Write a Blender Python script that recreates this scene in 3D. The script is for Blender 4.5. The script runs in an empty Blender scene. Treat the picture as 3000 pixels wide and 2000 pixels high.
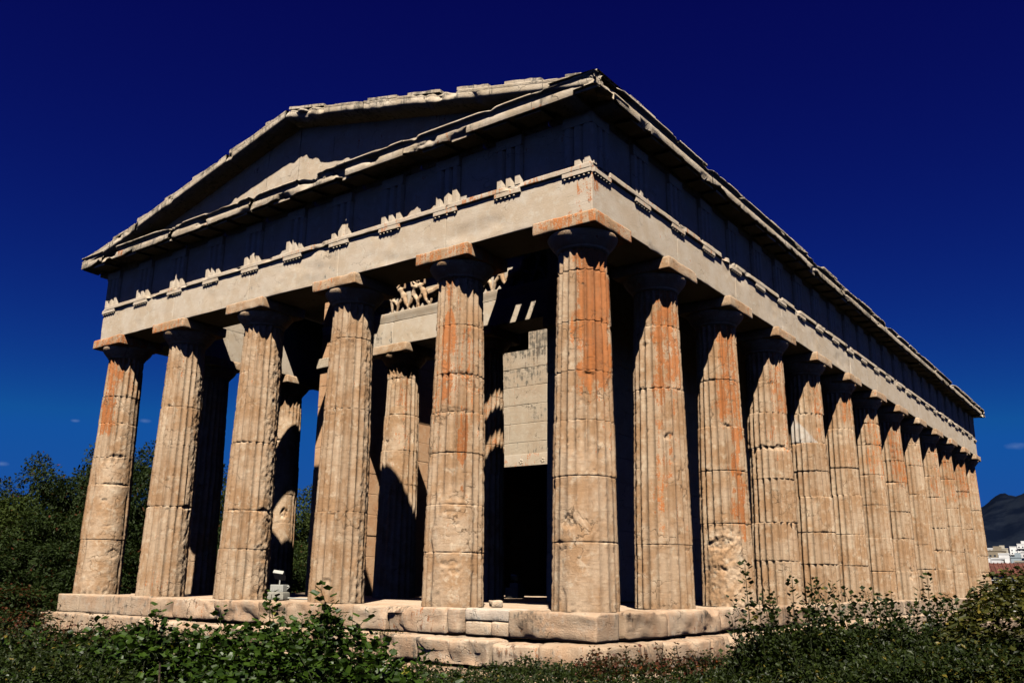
import bpy, math, random
import numpy as np
from mathutils import Vector, Matrix
random.seed(7)
S = bpy.context.scene
COL = S.collection
# ------------------------------------------------------------------ camera
CAM = np.array([-11.0426, -6.7764, 0.3995]); YAW, PIT, ROL = 0.6334, 0.2622, 0.0131
FW = np.array([math.cos(PIT)*math.cos(YAW), math.cos(PIT)*math.sin(YAW), math.sin(PIT)])
RT = np.array([math.sin(YAW), -math.cos(YAW), 0.0]); UP = np.cross(RT, FW)
R2 = RT*math.cos(ROL)+UP*math.sin(ROL); U2 = -RT*math.sin(ROL)+UP*math.cos(ROL)
cd = bpy.data.cameras.new('camera'); cam = bpy.data.objects.new('camera', cd); COL.objects.link(cam)
cd.lens = 31.26; cd.sensor_width = 36.0; cd.sensor_fit = 'HORIZONTAL'; cd.clip_start = 0.1; cd.clip_end = 30000
M = Matrix.Identity(4)
for i in range(3):
    M[i][0] = R2[i]; M[i][1] = U2[i]; M[i][2] = -FW[i]; M[i][3] = CAM[i]
cam.matrix_world = M
S.camera = cam
# ------------------------------------------------------------------ light
SUN = np.array([-1/1.72, -1/2.35, 1.0]); SUN /= np.linalg.norm(SUN)
ld = bpy.data.lights.new('sun', 'SUN'); ld.energy = 5.0; ld.angle = math.radians(0.5); ld.color = (1.0, 0.92, 0.80)
lo = bpy.data.objects.new('sun', ld); COL.objects.link(lo)
lo.rotation_euler = Vector(SUN).to_track_quat('Z', 'Y').to_euler(); lo.location = (-20, -20, 40)
W = bpy.data.worlds.new('World'); S.world = W; W.use_nodes = True
nt = W.node_tree; nt.nodes.clear()
def N(t, ty, **k):
    n = t.nodes.new(ty)
    for a, b in k.items(): setattr(n, a, b)
    return n
sky = N(nt, 'ShaderNodeTexSky', sky_type='NISHITA', sun_disc=False)
sky.sun_elevation = math.asin(SUN[2]); sky.sun_rotation = math.atan2(SUN[0], SUN[1])
sky.air_density = 0.85; sky.dust_density = 0.0; sky.ozone_density = 6.0; sky.altitude = 300
# polarised, deep-toned sky: each channel of the Nishita sky keeps its own contrast
sr = N(nt, 'ShaderNodeSeparateColor'); sc_ = N(nt, 'ShaderNodeCombineColor'); nt.links.new(sky.outputs[0], sr.inputs[0])
for ch, (pw, mu) in enumerate(((1.07, .0185), (2.75, .0150), (1.4, .161))):
    a_ = N(nt, 'ShaderNodeMath', operation='POWER'); a_.inputs[1].default_value = pw; nt.links.new(sr.outputs[ch], a_.inputs[0])
    b_ = N(nt, 'ShaderNodeMath', operation='MULTIPLY'); b_.inputs[1].default_value = mu; nt.links.new(a_.outputs[0], b_.inputs[0])
    mn = N(nt, 'ShaderNodeMath', operation='MINIMUM'); mn.inputs[1].default_value = (9, .56, 2.35)[ch]; nt.links.new(b_.outputs[0], mn.inputs[0]); nt.links.new(mn.outputs[0], sc_.inputs[ch])
mulc = sc_
bg = N(nt, 'ShaderNodeBackground'); bg.inputs[1].default_value = 0.05
wo = N(nt, 'ShaderNodeOutputWorld')
# a few tiny fair-weather clouds low above the horizon (directions in the real sky)
tc = N(nt, 'ShaderNodeTexCoord')
cn = N(nt, 'ShaderNodeTexNoise'); cn.inputs['Scale'].default_value = 38; cn.inputs['Detail'].default_value = 5
mpn = N(nt, 'ShaderNodeMapping'); mpn.inputs['Scale'].default_value = (1, 1, 2.4)
nt.links.new(tc.outputs['Generated'], mpn.inputs[0]); nt.links.new(mpn.outputs[0], cn.inputs['Vector'])
acc = None
for az, el, wd in ((58.9, 8.9, .012), (62.6, 8.6, .008), (50.6, 8.7, .012), (6.6, 7.6, .018), (66.0, 5.9, .012)):
    a, e = math.radians(az), math.radians(el)
    vd = N(nt, 'ShaderNodeVectorMath', operation='DISTANCE')
    vd.inputs[1].default_value = (math.cos(e)*math.cos(a), math.cos(e)*math.sin(a), math.sin(e)*2.6)
    ms = N(nt, 'ShaderNodeVectorMath', operation='MULTIPLY'); ms.inputs[1].default_value = (1, 1, 2.6)
    nt.links.new(tc.outputs['Generated'], ms.inputs[0]); nt.links.new(ms.outputs[0], vd.inputs[0])
    mr = N(nt, 'ShaderNodeMapRange'); mr.inputs[1].default_value = 0; mr.inputs[2].default_value = wd; mr.inputs[3].default_value = 1; mr.inputs[4].default_value = 0
    nt.links.new(vd.outputs['Value'], mr.inputs[0])
    if acc is None: acc = mr
    else:
        ad = N(nt, 'ShaderNodeMath', operation='ADD'); nt.links.new(acc.outputs[0], ad.inputs[0]); nt.links.new(mr.outputs[0], ad.inputs[1]); acc = ad
m1 = N(nt, 'ShaderNodeMath', operation='MULTIPLY'); nt.links.new(acc.outputs[0], m1.inputs[0]); nt.links.new(cn.outputs[0], m1.inputs[1])
m2 = N(nt, 'ShaderNodeMapRange'); m2.inputs[1].default_value = .2; m2.inputs[2].default_value = .6; m2.inputs[4].default_value = .55
nt.links.new(m1.outputs[0], m2.inputs[0])
hd = N(nt, 'ShaderNodeVectorMath', operation='DOT_PRODUCT'); hl = math.hypot(SUN[0], SUN[1]); hd.inputs[1].default_value = (SUN[0]/hl, SUN[1]/hl, 0); nt.links.new(tc.outputs['Generated'], hd.inputs[0])  # warm glow added low in the sun-side sky as fill for shadowed faces
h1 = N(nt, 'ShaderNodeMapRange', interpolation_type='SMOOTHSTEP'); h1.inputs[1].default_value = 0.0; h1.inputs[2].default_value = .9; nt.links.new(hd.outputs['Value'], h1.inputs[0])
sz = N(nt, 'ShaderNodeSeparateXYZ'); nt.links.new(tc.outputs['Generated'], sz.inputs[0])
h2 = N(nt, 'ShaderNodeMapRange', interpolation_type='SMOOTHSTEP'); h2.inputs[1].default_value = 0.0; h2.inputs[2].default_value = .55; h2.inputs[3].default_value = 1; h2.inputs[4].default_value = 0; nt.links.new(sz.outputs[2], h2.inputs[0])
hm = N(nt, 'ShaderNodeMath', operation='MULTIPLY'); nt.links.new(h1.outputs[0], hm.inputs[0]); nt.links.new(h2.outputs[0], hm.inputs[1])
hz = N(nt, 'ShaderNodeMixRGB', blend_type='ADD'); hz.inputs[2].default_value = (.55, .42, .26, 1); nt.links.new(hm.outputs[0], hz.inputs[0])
cm = N(nt, 'ShaderNodeMixRGB'); cm.inputs[2].default_value = (1.2, 1.9, 3.6, 1)
nt.links.new(m2.outputs[0], cm.inputs[0]); nt.links.new(mulc.outputs[0], cm.inputs[1])
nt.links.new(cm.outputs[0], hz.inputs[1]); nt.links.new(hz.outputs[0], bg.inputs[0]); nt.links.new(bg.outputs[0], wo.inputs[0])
S.view_settings.view_transform = 'Standard'; S.view_settings.look = 'None'; S.view_settings.exposure = 1.55; S.view_settings.gamma = 1
try: S.view_settings.use_curve_mapping = False
except Exception: pass
S.cycles.max_bounces = 6; S.cycles.diffuse_bounces = 0
S.render.resolution_x = 1024; S.render.resolution_y = 682

# ------------------------------------------------------------------ noise (numpy)
def _h(ix, iy, iz, s):
    n = (ix*374761393 + iy*668265263 + iz*2147483647 + s*1274126177) & 0xffffffff
    n = ((n ^ (n >> 13))*1274126177) & 0xffffffff
    n = ((n ^ (n >> 16))*2246822519) & 0xffffffff
    return ((n ^ (n >> 15)) & 0xffff)/32767.5 - 1.0
def vn(p, s=0):
    p = np.asarray(p, float); f = np.floor(p); i = f.astype(np.int64); t = p-f; t = t*t*(3-2*t)
    x, y, z = i[..., 0], i[..., 1], i[..., 2]; a, b, c = t[..., 0], t[..., 1], t[..., 2]
    def L(u, v, w): return u+(v-u)*w
    return L(L(L(_h(x, y, z, s), _h(x+1, y, z, s), a), L(_h(x, y+1, z, s), _h(x+1, y+1, z, s), a), b),
             L(L(_h(x, y, z+1, s), _h(x+1, y, z+1, s), a), L(_h(x, y+1, z+1, s), _h(x+1, y+1, z+1, s), a), b), c)
def fbm(p, s=0, o=4):
    r = 0; a = 1.0; t = 0; p = np.asarray(p, float)
    for k in range(o):
        r = r+a*vn(p*(2.03**k)+k*17.3, s+k); t += a; a *= .5
    return r/t
def ss(a, b, x):
    t = np.clip((x-a)/(b-a), 0, 1); return t*t*(3-2*t)

# ------------------------------------------------------------------ objects
def mesh_obj(name, V, F, mat, parent=None, smooth=True, attr=None, loc=None, mats=None, mi=None):
    me = bpy.data.meshes.new(name)
    V = np.asarray(V, np.float32); F = np.asarray(F, np.int32)
    k = F.shape[1]
    me.vertices.add(len(V)); me.loops.add(F.size); me.polygons.add(len(F))
    me.vertices.foreach_set('co', V.ravel()); me.loops.foreach_set('vertex_index', F.ravel())
    me.polygons.foreach_set('loop_start', np.arange(0, F.size, k, dtype=np.int32))
    me.polygons.foreach_set('use_smooth', np.full(len(F), smooth))
    if mi is not None: me.polygons.foreach_set('material_index', np.asarray(mi, np.int32))
    if attr is not None:
        at = me.attributes.new('wx', 'FLOAT_COLOR', 'POINT')
        A = np.ones((len(V), 4), np.float32); A[:, :attr.shape[1]] = attr; at.data.foreach_set('color', A.ravel())
    me.update(calc_edges=True); me.validate()
    for m in (mats or [mat]): me.materials.append(m)
    o = bpy.data.objects.new(name, me); COL.objects.link(o)
    if parent is not None: o.parent = parent
    if loc is not None: o.location = loc
    return o
class G:
    def __init__(s): s.V = []; s.F = []; s.A = []; s.n = 0
    def add(s, V, F, A=None):
        V = np.asarray(V, float); F = np.asarray(F)
        if F.shape[1] == 3: F = np.concatenate([F, F[:, 2:3]], 1)
        s.V.append(V); s.F.append(F+s.n); s.n += len(V)
        A = np.zeros((len(V), 3)) if A is None else A; s.A.append(np.c_[A, np.ones(len(A))] if A.shape[1] == 3 else A); return s
    def get(s): return np.concatenate(s.V), np.concatenate(s.F), np.concatenate(s.A)
    def build(s, name, mat, parent=None, smooth=False, loc=None):
        V, F, A = s.get()
        if loc is not None: V = V-np.array(loc)
        return mesh_obj(name, V, F, mat, parent, smooth, A, loc)
def empty(name, loc, label=None, cat=None, group=None, parent=None):
    o = bpy.data.objects.new(name, None); o.empty_display_size = .2; COL.objects.link(o); o.location = loc
    if parent is not None: o.parent = parent
    if label: tag(o, label, cat, group)
    return o
def tag(o, label=None, cat=None, group=None, kind=None):
    if label: o['label'] = label
    if cat: o['category'] = cat
    if group: o['group'] = group
    if kind: o['kind'] = kind
    return o
def axis(h, cell, e):
    m = max(1, int(round(2*(h-e)/cell)))
    inner = np.linspace(-h+e, h-e, m+1) if h > e*1.3 else np.array([0.0])
    return np.concatenate([[-h, -h+e*.35, ], inner, [h-e*.35, h]])
def grid_box(ax, ay, az):
    n = (len(ax)-1, len(ay)-1, len(az)-1); ids = []; P = []
    Q = []; base = 0
    for d in range(3):
        a, b = [(1, 2), (2, 0), (0, 1)][d]
        for side in (0, 1):
            I, J = np.meshgrid(np.arange(n[a]+1), np.arange(n[b]+1), indexing='ij')
            p = np.zeros((I.size, 3), int); p[:, d] = side*n[d]; p[:, a] = I.ravel(); p[:, b] = J.ravel()
            P.append(p)
            w = n[b]+1
            i, j = np.meshgrid(np.arange(n[a]), np.arange(n[b]), indexing='ij'); i = i.ravel(); j = j.ravel()
            q = np.stack([i*w+j, (i+1)*w+j, (i+1)*w+j+1, i*w+j+1], 1)
            if side == 0: q = q[:, ::-1]
            Q.append(q+base); base += len(p)
    P = np.concatenate(P); Q = np.concatenate(Q)
    key = (P[:, 0]*4096+P[:, 1])*4096+P[:, 2]
    u, idx, inv = np.unique(key, return_index=True, return_inverse=True)
    P = P[idx]; Q = inv.reshape(-1)[Q]
    return np.stack([ax[P[:, 0]], ay[P[:, 1]], az[P[:, 2]]], 1), Q
def block(lo, hi, cell=.12, r0=.006, r1=.04, amp=.004, seed=0, nf=3.0, af=9.0):
    """worn stone block between lo and hi: edges rounded and chipped by noise"""
    lo = np.array(lo, float); hi = np.array(hi, float); c = (lo+hi)/2; h = (hi-lo)/2
    r1 = min(r1, h.min()*.8); r0 = min(r0, r1)
    p, q = grid_box(*[axis(h[i], cell, max(r1, .004)) for i in range(3)])
    w = p+c
    r = r0+(r1-r0)*np.clip(fbm(w*nf, seed, 3)*1.1+.35, 0, 1)**1.5
    r = r[:, None]
    k = np.clip(p, -(h-r), h-r); d = p-k; n = np.linalg.norm(d, axis=1, keepdims=True); n[n == 0] = 1
    u = d/n
    p2 = k+u*np.minimum(r, n)
    p2 = p2+u*amp*(fbm(w*af, seed+5, 3)[:, None])
    return p2+c, q
BX_F = np.array([[0, 3, 2, 1], [4, 5, 6, 7], [0, 1, 5, 4], [1, 2, 6, 5], [2, 3, 7, 6], [3, 0, 4, 7]])
def bx(lo, hi):
    (a, b, c), (d, e, f) = lo, hi
    return np.array([[a, b, c], [d, b, c], [d, e, c], [a, e, c], [a, b, f], [d, b, f], [d, e, f], [a, e, f]], float), BX_F
def prism(poly, z0, z1):
    """poly: list of (x,y) -> side quads + fan caps"""
    P = np.array(poly, float); n = len(P)
    V = np.concatenate([np.c_[P, np.full(n, z0)], np.c_[P, np.full(n, z1)], [[*P.mean(0), z0]], [[*P.mean(0), z1]]])
    i = np.arange(n); j = (i+1) % n
    F = np.concatenate([np.stack([i, j, j+n, i+n], 1), np.stack([j, i, np.full(n, 2*n), np.full(n, 2*n)], 1), np.stack([i+n, j+n, np.full(n, 2*n+1), np.full(n, 2*n+1)], 1)])
    return V, F
def lathe(prof, n=48, c=(0, 0)):
    R = np.array([p[0] for p in prof]); Z = np.array([p[1] for p in prof]); th = np.linspace(0, 2*np.pi, n, endpoint=False)
    V = np.stack([c[0]+R[:, None]*np.cos(th), c[1]+R[:, None]*np.sin(th), np.repeat(Z[:, None], n, 1)], -1).reshape(-1, 3)
    i, j = np.meshgrid(np.arange(len(prof)-1), np.arange(n), indexing='ij'); i = i.ravel(); j = j.ravel(); j2 = (j+1) % n
    return V, np.stack([i*n+j, i*n+j2, (i+1)*n+j2, (i+1)*n+j], 1)
def tube(pts, rad, n=8):
    pts = np.asarray(pts, float); rad = np.broadcast_to(rad, (len(pts),)); V = []
    for i, p in enumerate(pts):
        t = pts[min(i+1, len(pts)-1)]-pts[max(i-1, 0)]; t /= np.linalg.norm(t)
        a = np.cross(t, [0.3, .2, 1.0]); a /= np.linalg.norm(a); b = np.cross(t, a); th = np.linspace(0, 2*np.pi, n, endpoint=False)
        V.append(p+rad[i]*(np.outer(np.cos(th), a)+np.outer(np.sin(th), b)))
    V = np.concatenate(V); m = len(pts)
    i, j = np.meshgrid(np.arange(m-1), np.arange(n), indexing='ij'); i = i.ravel(); j = j.ravel(); j2 = (j+1) % n
    return V, np.stack([i*n+j, (i+1)*n+j, (i+1)*n+j2, i*n+j2], 1)
# sides of the building: u runs along the side, v outward from the column axis, z up
LX, LY = 30.656, 12.575
def side_T(side):
    def T(V):
        V = np.asarray(V, float); u, v, z = V[..., 0], V[..., 1], V[..., 2]
        return {'W': np.stack([-v, u, z], -1), 'S': np.stack([u, -v, z], -1), 'N': np.stack([u, LY+v, z], -1), 'E': np.stack([LX+v, u, z], -1)}[side]
    return T, side in 'SE'
def sb(side, VF):
    T, flip = side_T(side); V, F = VF; F = np.asarray(F)
    return T(V), (F[:, ::-1] if flip else F)

# ------------------------------------------------------------------ materials
def new_mat(name):
    m = bpy.data.materials.new(name); m.use_nodes = True; t = m.node_tree; t.nodes.clear()
    o = N(t, 'ShaderNodeOutputMaterial'); b = N(t, 'ShaderNodeBsdfPrincipled'); t.links.new(b.outputs[0], o.inputs[0])
    return m, t, b
def noise(t, vec, sc, det=5, rough=.55, scale3=None, dist=0):
    if scale3:
        mp = N(t, 'ShaderNodeMapping'); mp.inputs['Scale'].default_value = scale3; t.links.new(vec, mp.inputs[0]); vec = mp.outputs[0]
    n = N(t, 'ShaderNodeTexNoise'); n.inputs['Scale'].default_value = sc; n.inputs['Detail'].default_value = det; n.inputs['Roughness'].default_value = rough; n.inputs['Distortion'].default_value = dist
    t.links.new(vec, n.inputs['Vector']); return n.outputs[0]
def ramp(t, src, a, b, lo=0, hi=1):
    r = N(t, 'ShaderNodeMapRange', interpolation_type='SMOOTHSTEP'); r.inputs[1].default_value = a; r.inputs[2].default_value = b; r.inputs[3].default_value = lo; r.inputs[4].default_value = hi
    t.links.new(src, r.inputs[0]); return r.outputs[0]
def mth(t, op, a, b):
    n = N(t, 'ShaderNodeMath', operation=op)
    for i, x in enumerate((a, b)):
        if isinstance(x, (int, float)): n.inputs[i].default_value = x
        else: t.links.new(x, n.inputs[i])
    return n.outputs[0]
def mix(t, f, a, b, mode='MIX'):
    n = N(t, 'ShaderNodeMixRGB', blend_type=mode)
    for i, x in enumerate((f, a, b)):
        if isinstance(x, (int, float)): n.inputs[i].default_value = x
        elif isinstance(x, tuple): n.inputs[i].default_value = (*x, 1)
        else: t.links.new(x, n.inputs[i])
    return n.outputs[0]
def stone(name, cream, tan, pale, orange=(.34, .108, .022), grime=(.05, .046, .038), grime_amt=.0, bump=.5, stain=.0, vein=.35, crack=.75):
    K = .86; cream, tan, pale, orange, grime = [tuple(x*K for x in q_) for q_ in (cream, tan, pale, orange, grime)]
    m, t, b = new_mat(name)
    pos = N(t, 'ShaderNodeNewGeometry').outputs['Position']
    at = N(t, 'ShaderNodeAttribute', attribute_name='wx'); sp = N(t, 'ShaderNodeSeparateColor'); t.links.new(at.outputs['Color'], sp.inputs[0])
    big = noise(t, pos, 1.9, 6, .62)
    mid = noise(t, pos, 7, 6, .65)
    fine = noise(t, pos, 45, 6, .7)
    hv = noise(t, pos, 1, 7, .65, (2.6, 2.6, 20.0), 1.4)
    st = noise(t, pos, 1, 5, .6, (17.0, 17.0, 1.3), .3)
    c = mix(t, ramp(t, big, .38, .62), cream, tan)
    c = mix(t, mth(t, 'MULTIPLY', ramp(t, mid, .50, .68), .65), c, pale)
    c = mix(t, mth(t, 'MULTIPLY', ramp(t, hv, .52, .66), vein), c, tuple(x*.68 for x in tan))
    c = mix(t, mth(t, 'MULTIPLY', ramp(t, fine, .56, .72), .30), c, tuple(x*.55 for x in tan))
    c = mix(t, mth(t, 'MULTIPLY', ramp(t, fine, .30, .44, 1, 0), .25), c, tuple(min(1, x*1.25) for x in pale))
    # iron-orange patina
    s1 = mth(t, 'ADD', mth(t, 'MULTIPLY', mth(t, 'SUBTRACT', st, .5), 1.7), mth(t, 'MULTIPLY', mth(t, 'SUBTRACT', mid, .5), 1.7))
    s1 = mth(t, 'ADD', s1, mth(t, 'MULTIPLY', mth(t, 'SUBTRACT', fine, .5), 1.6))
    om = ramp(t, mth(t, 'ADD', mth(t, 'ADD', sp.outputs[0], stain), s1), .50, .66)
    oc = mix(t, ramp(t, mth(t, 'ADD', mth(t, 'MULTIPLY', mid, .5), mth(t, 'MULTIPLY', st, .5)), .42, .60), tuple(x*.62+y*.2 for x, y in zip(orange, tan)), orange)
    c = mix(t, mth(t, 'MULTIPLY', om, .86), c, oc)
    # dark lichen / soot
    g1 = mth(t, 'ADD', mth(t, 'MULTIPLY', mth(t, 'SUBTRACT', st, .5), 1.3), mth(t, 'MULTIPLY', mth(t, 'SUBTRACT', mid, .5), 1.8))
    gmk = ramp(t, mth(t, 'ADD', mth(t, 'ADD', sp.outputs[1], grime_amt), g1), .45, .85)
    c = mix(t, mth(t, 'MULTIPLY', gmk, .8), c, grime)
    c = mix(t, mth(t, 'SUBTRACT', 1.0, at.outputs['Alpha']), c, mix(t, 1.0, c, (.50, .40, .30), 'MULTIPLY'))
    c = mix(t, mth(t, 'MULTIPLY', sp.outputs[2], .9), c, (.36, .365, .35))
    # hairline cracks and joints between weathered flakes
    mpv = N(t, 'ShaderNodeMapping'); mpv.inputs['Scale'].default_value = (1.5, 1.5, 3.4); wv = N(t, 'ShaderNodeVectorMath', operation='ADD'); nv = N(t, 'ShaderNodeTexNoise'); nv.inputs['Scale'].default_value = 5; nv.inputs['Detail'].default_value = 4
    t.links.new(pos, nv.inputs['Vector']); nsc = N(t, 'ShaderNodeVectorMath', operation='SCALE'); nsc.inputs['Scale'].default_value = .35; t.links.new(nv.outputs['Color'], nsc.inputs[0]); t.links.new(pos, wv.inputs[0]); t.links.new(nsc.outputs[0], wv.inputs[1]); t.links.new(wv.outputs[0], mpv.inputs[0])
    vo = N(t, 'ShaderNodeTexVoronoi', feature='DISTANCE_TO_EDGE'); vo.inputs['Scale'].default_value = 1.0; t.links.new(mpv.outputs[0], vo.inputs['Vector'])
    ck = mth(t, 'MULTIPLY', ramp(t, vo.outputs['Distance'], .004, .018, 1, 0), ramp(t, noise(t, pos, 1.6, 3), .50, .60))
    c = mix(t, mth(t, 'MULTIPLY', ck, crack), c, tuple(x*.30 for x in tan))
    pit = ramp(t, noise(t, pos, 70, 3, .6), .66, .74)
    c = mix(t, mth(t, 'MULTIPLY', pit, .5), c, tuple(x*.40 for x in tan))
    t.links.new(c, b.inputs['Base Color']); b.inputs['Roughness'].default_value = .88
    try: b.inputs['Specular IOR Level'].default_value = .2
    except Exception: pass
    hgt = mth(t, 'SUBTRACT', mth(t, 'ADD', mth(t, 'MULTIPLY', fine, .55), mth(t, 'ADD', mth(t, 'MULTIPLY', hv, .25), mth(t, 'MULTIPLY', mid, .35))), mth(t, 'ADD', mth(t, 'MULTIPLY', ck, .5), mth(t, 'MULTIPLY', pit, .25)))
    bp_ = N(t, 'ShaderNodeBump'); bp_.inputs['Strength'].default_value = bump; bp_.inputs['Distance'].default_value = .03
    t.links.new(hgt, bp_.inputs['Height']); t.links.new(bp_.outputs[0], b.inputs['Normal'])
    return m
M_COL = stone('weathered_marble', (.355, .262, .178), (.285, .175, .095), (.45, .375, .28), vein=.42, bump=.6)
M_ENT = stone('entablature_marble', (.385, .325, .258), (.35, .28, .205), (.42, .375, .31), bump=.3, vein=.16, crack=.5)
M_CRN = stone('cornice_marble', (.35, .295, .23), (.28, .225, .16), (.40, .35, .29), grime_amt=.22, bump=.6, vein=.3)
M_STEP = stone('step_marble', (.37, .285, .205), (.34, .23, .15), (.42, .36, .29), grime_amt=.20, stain=-.05, bump=.9)
M_WALL = stone('wall_marble', (.33, .27, .20), (.30, .23, .16), (.37, .32, .25), grime_amt=.06, bump=.5)
M_RED = stone('inner_wall_marble', (.38, .235, .135), (.34, .19, .10), (.40, .28, .18), bump=.4)
def plain(name, c, rough=.8, var=.2, sc=3, metal=0, bump=0):
    m, t, b = new_mat(name); pos = N(t, 'ShaderNodeNewGeometry').outputs['Position']
    n = noise(t, pos, sc, 5); cc = mix(t, ramp(t, n, .35, .65), tuple(x*(1-var) for x in c), tuple(x*(1+var) for x in c))
    t.links.new(cc, b.inputs['Base Color']); b.inputs['Roughness'].default_value = rough; b.inputs['Metallic'].default_value = metal; b.inputs['Specular IOR Level'].default_value = .12
    if bump:
        q = N(t, 'ShaderNodeBump'); q.inputs['Strength'].default_value = bump; q.inputs['Distance'].default_value = .02; t.links.new(noise(t, pos, sc*6, 6), q.inputs['Height']); t.links.new(q.outputs[0], b.inputs['Normal'])
    return m
def leafmat(name, c1, c2, c3, rough=.45, spec=.35):
    """leaf colour varies leaf by leaf through the wx attribute (r: mix 1-2, g: autumn/dry leaf)"""
    m, t, b = new_mat(name); at = N(t, 'ShaderNodeAttribute', attribute_name='wx'); sp = N(t, 'ShaderNodeSeparateColor'); t.links.new(at.outputs['Color'], sp.inputs[0])
    c = mix(t, sp.outputs[0], c1, c2); c = mix(t, sp.outputs[1], c, c3)
    t.links.new(c, b.inputs['Base Color']); b.inputs['Roughness'].default_value = rough
    try: b.inputs['Specular IOR Level'].default_value = spec
    except Exception: pass
    tr = N(t, 'ShaderNodeBsdfTranslucent'); t.links.new(mix(t, 1.0, c, (1.0, 1.0, .45), 'MULTIPLY'), tr.inputs[0])
    ms = N(t, 'ShaderNodeMixShader'); ms.inputs[0].default_value = .22
    o = [n for n in t.nodes if n.type == 'OUTPUT_MATERIAL'][0]
    t.links.new(b.outputs[0], ms.inputs[1]); t.links.new(tr.outputs[0], ms.inputs[2]); t.links.new(ms.outputs[0], o.inputs[0])
    return m
M_STEM = plain('green_stem', (.014, .018, .006), .8, .3, 20)
M_BARK = plain('bark', (.035, .026, .018), .9, .3, 9, bump=.6)

# ================================================================== TEMPLE
FY = [0, 2.413, 4.996, 7.579, 10.162, 12.575]
FX = [0, 2.413]+[2.413+2.583*i for i in range(1, 11)]+[30.656]
H = 5.713; ZA = 5.505
temple = empty('temple', (LX/2, LY/2, -1.15), 'ancient Doric marble temple with fluted columns, orange-stained stone and a low broken pediment', 'temple')
TB = (LX/2, LY/2, -1.15)
_build = G.build
def part(g, name, mat, smooth=False, parent=None, loc=None):
    """geometry is given in world coordinates; the part hangs under the temple or under one of its parts"""
    V, F, A = g.get()
    if loc is None: loc = (V.min(0)+V.max(0))/2
    loc = np.array(loc, float)
    o = mesh_obj(name, V-loc, F, mat, None, smooth, A)
    if parent is None: o.parent = temple; o.location = loc-np.array(TB); o['_w'] = list(map(float, loc))
    else: o.parent = parent; o.location = loc-np.array(parent['_w'])
    return o

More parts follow.
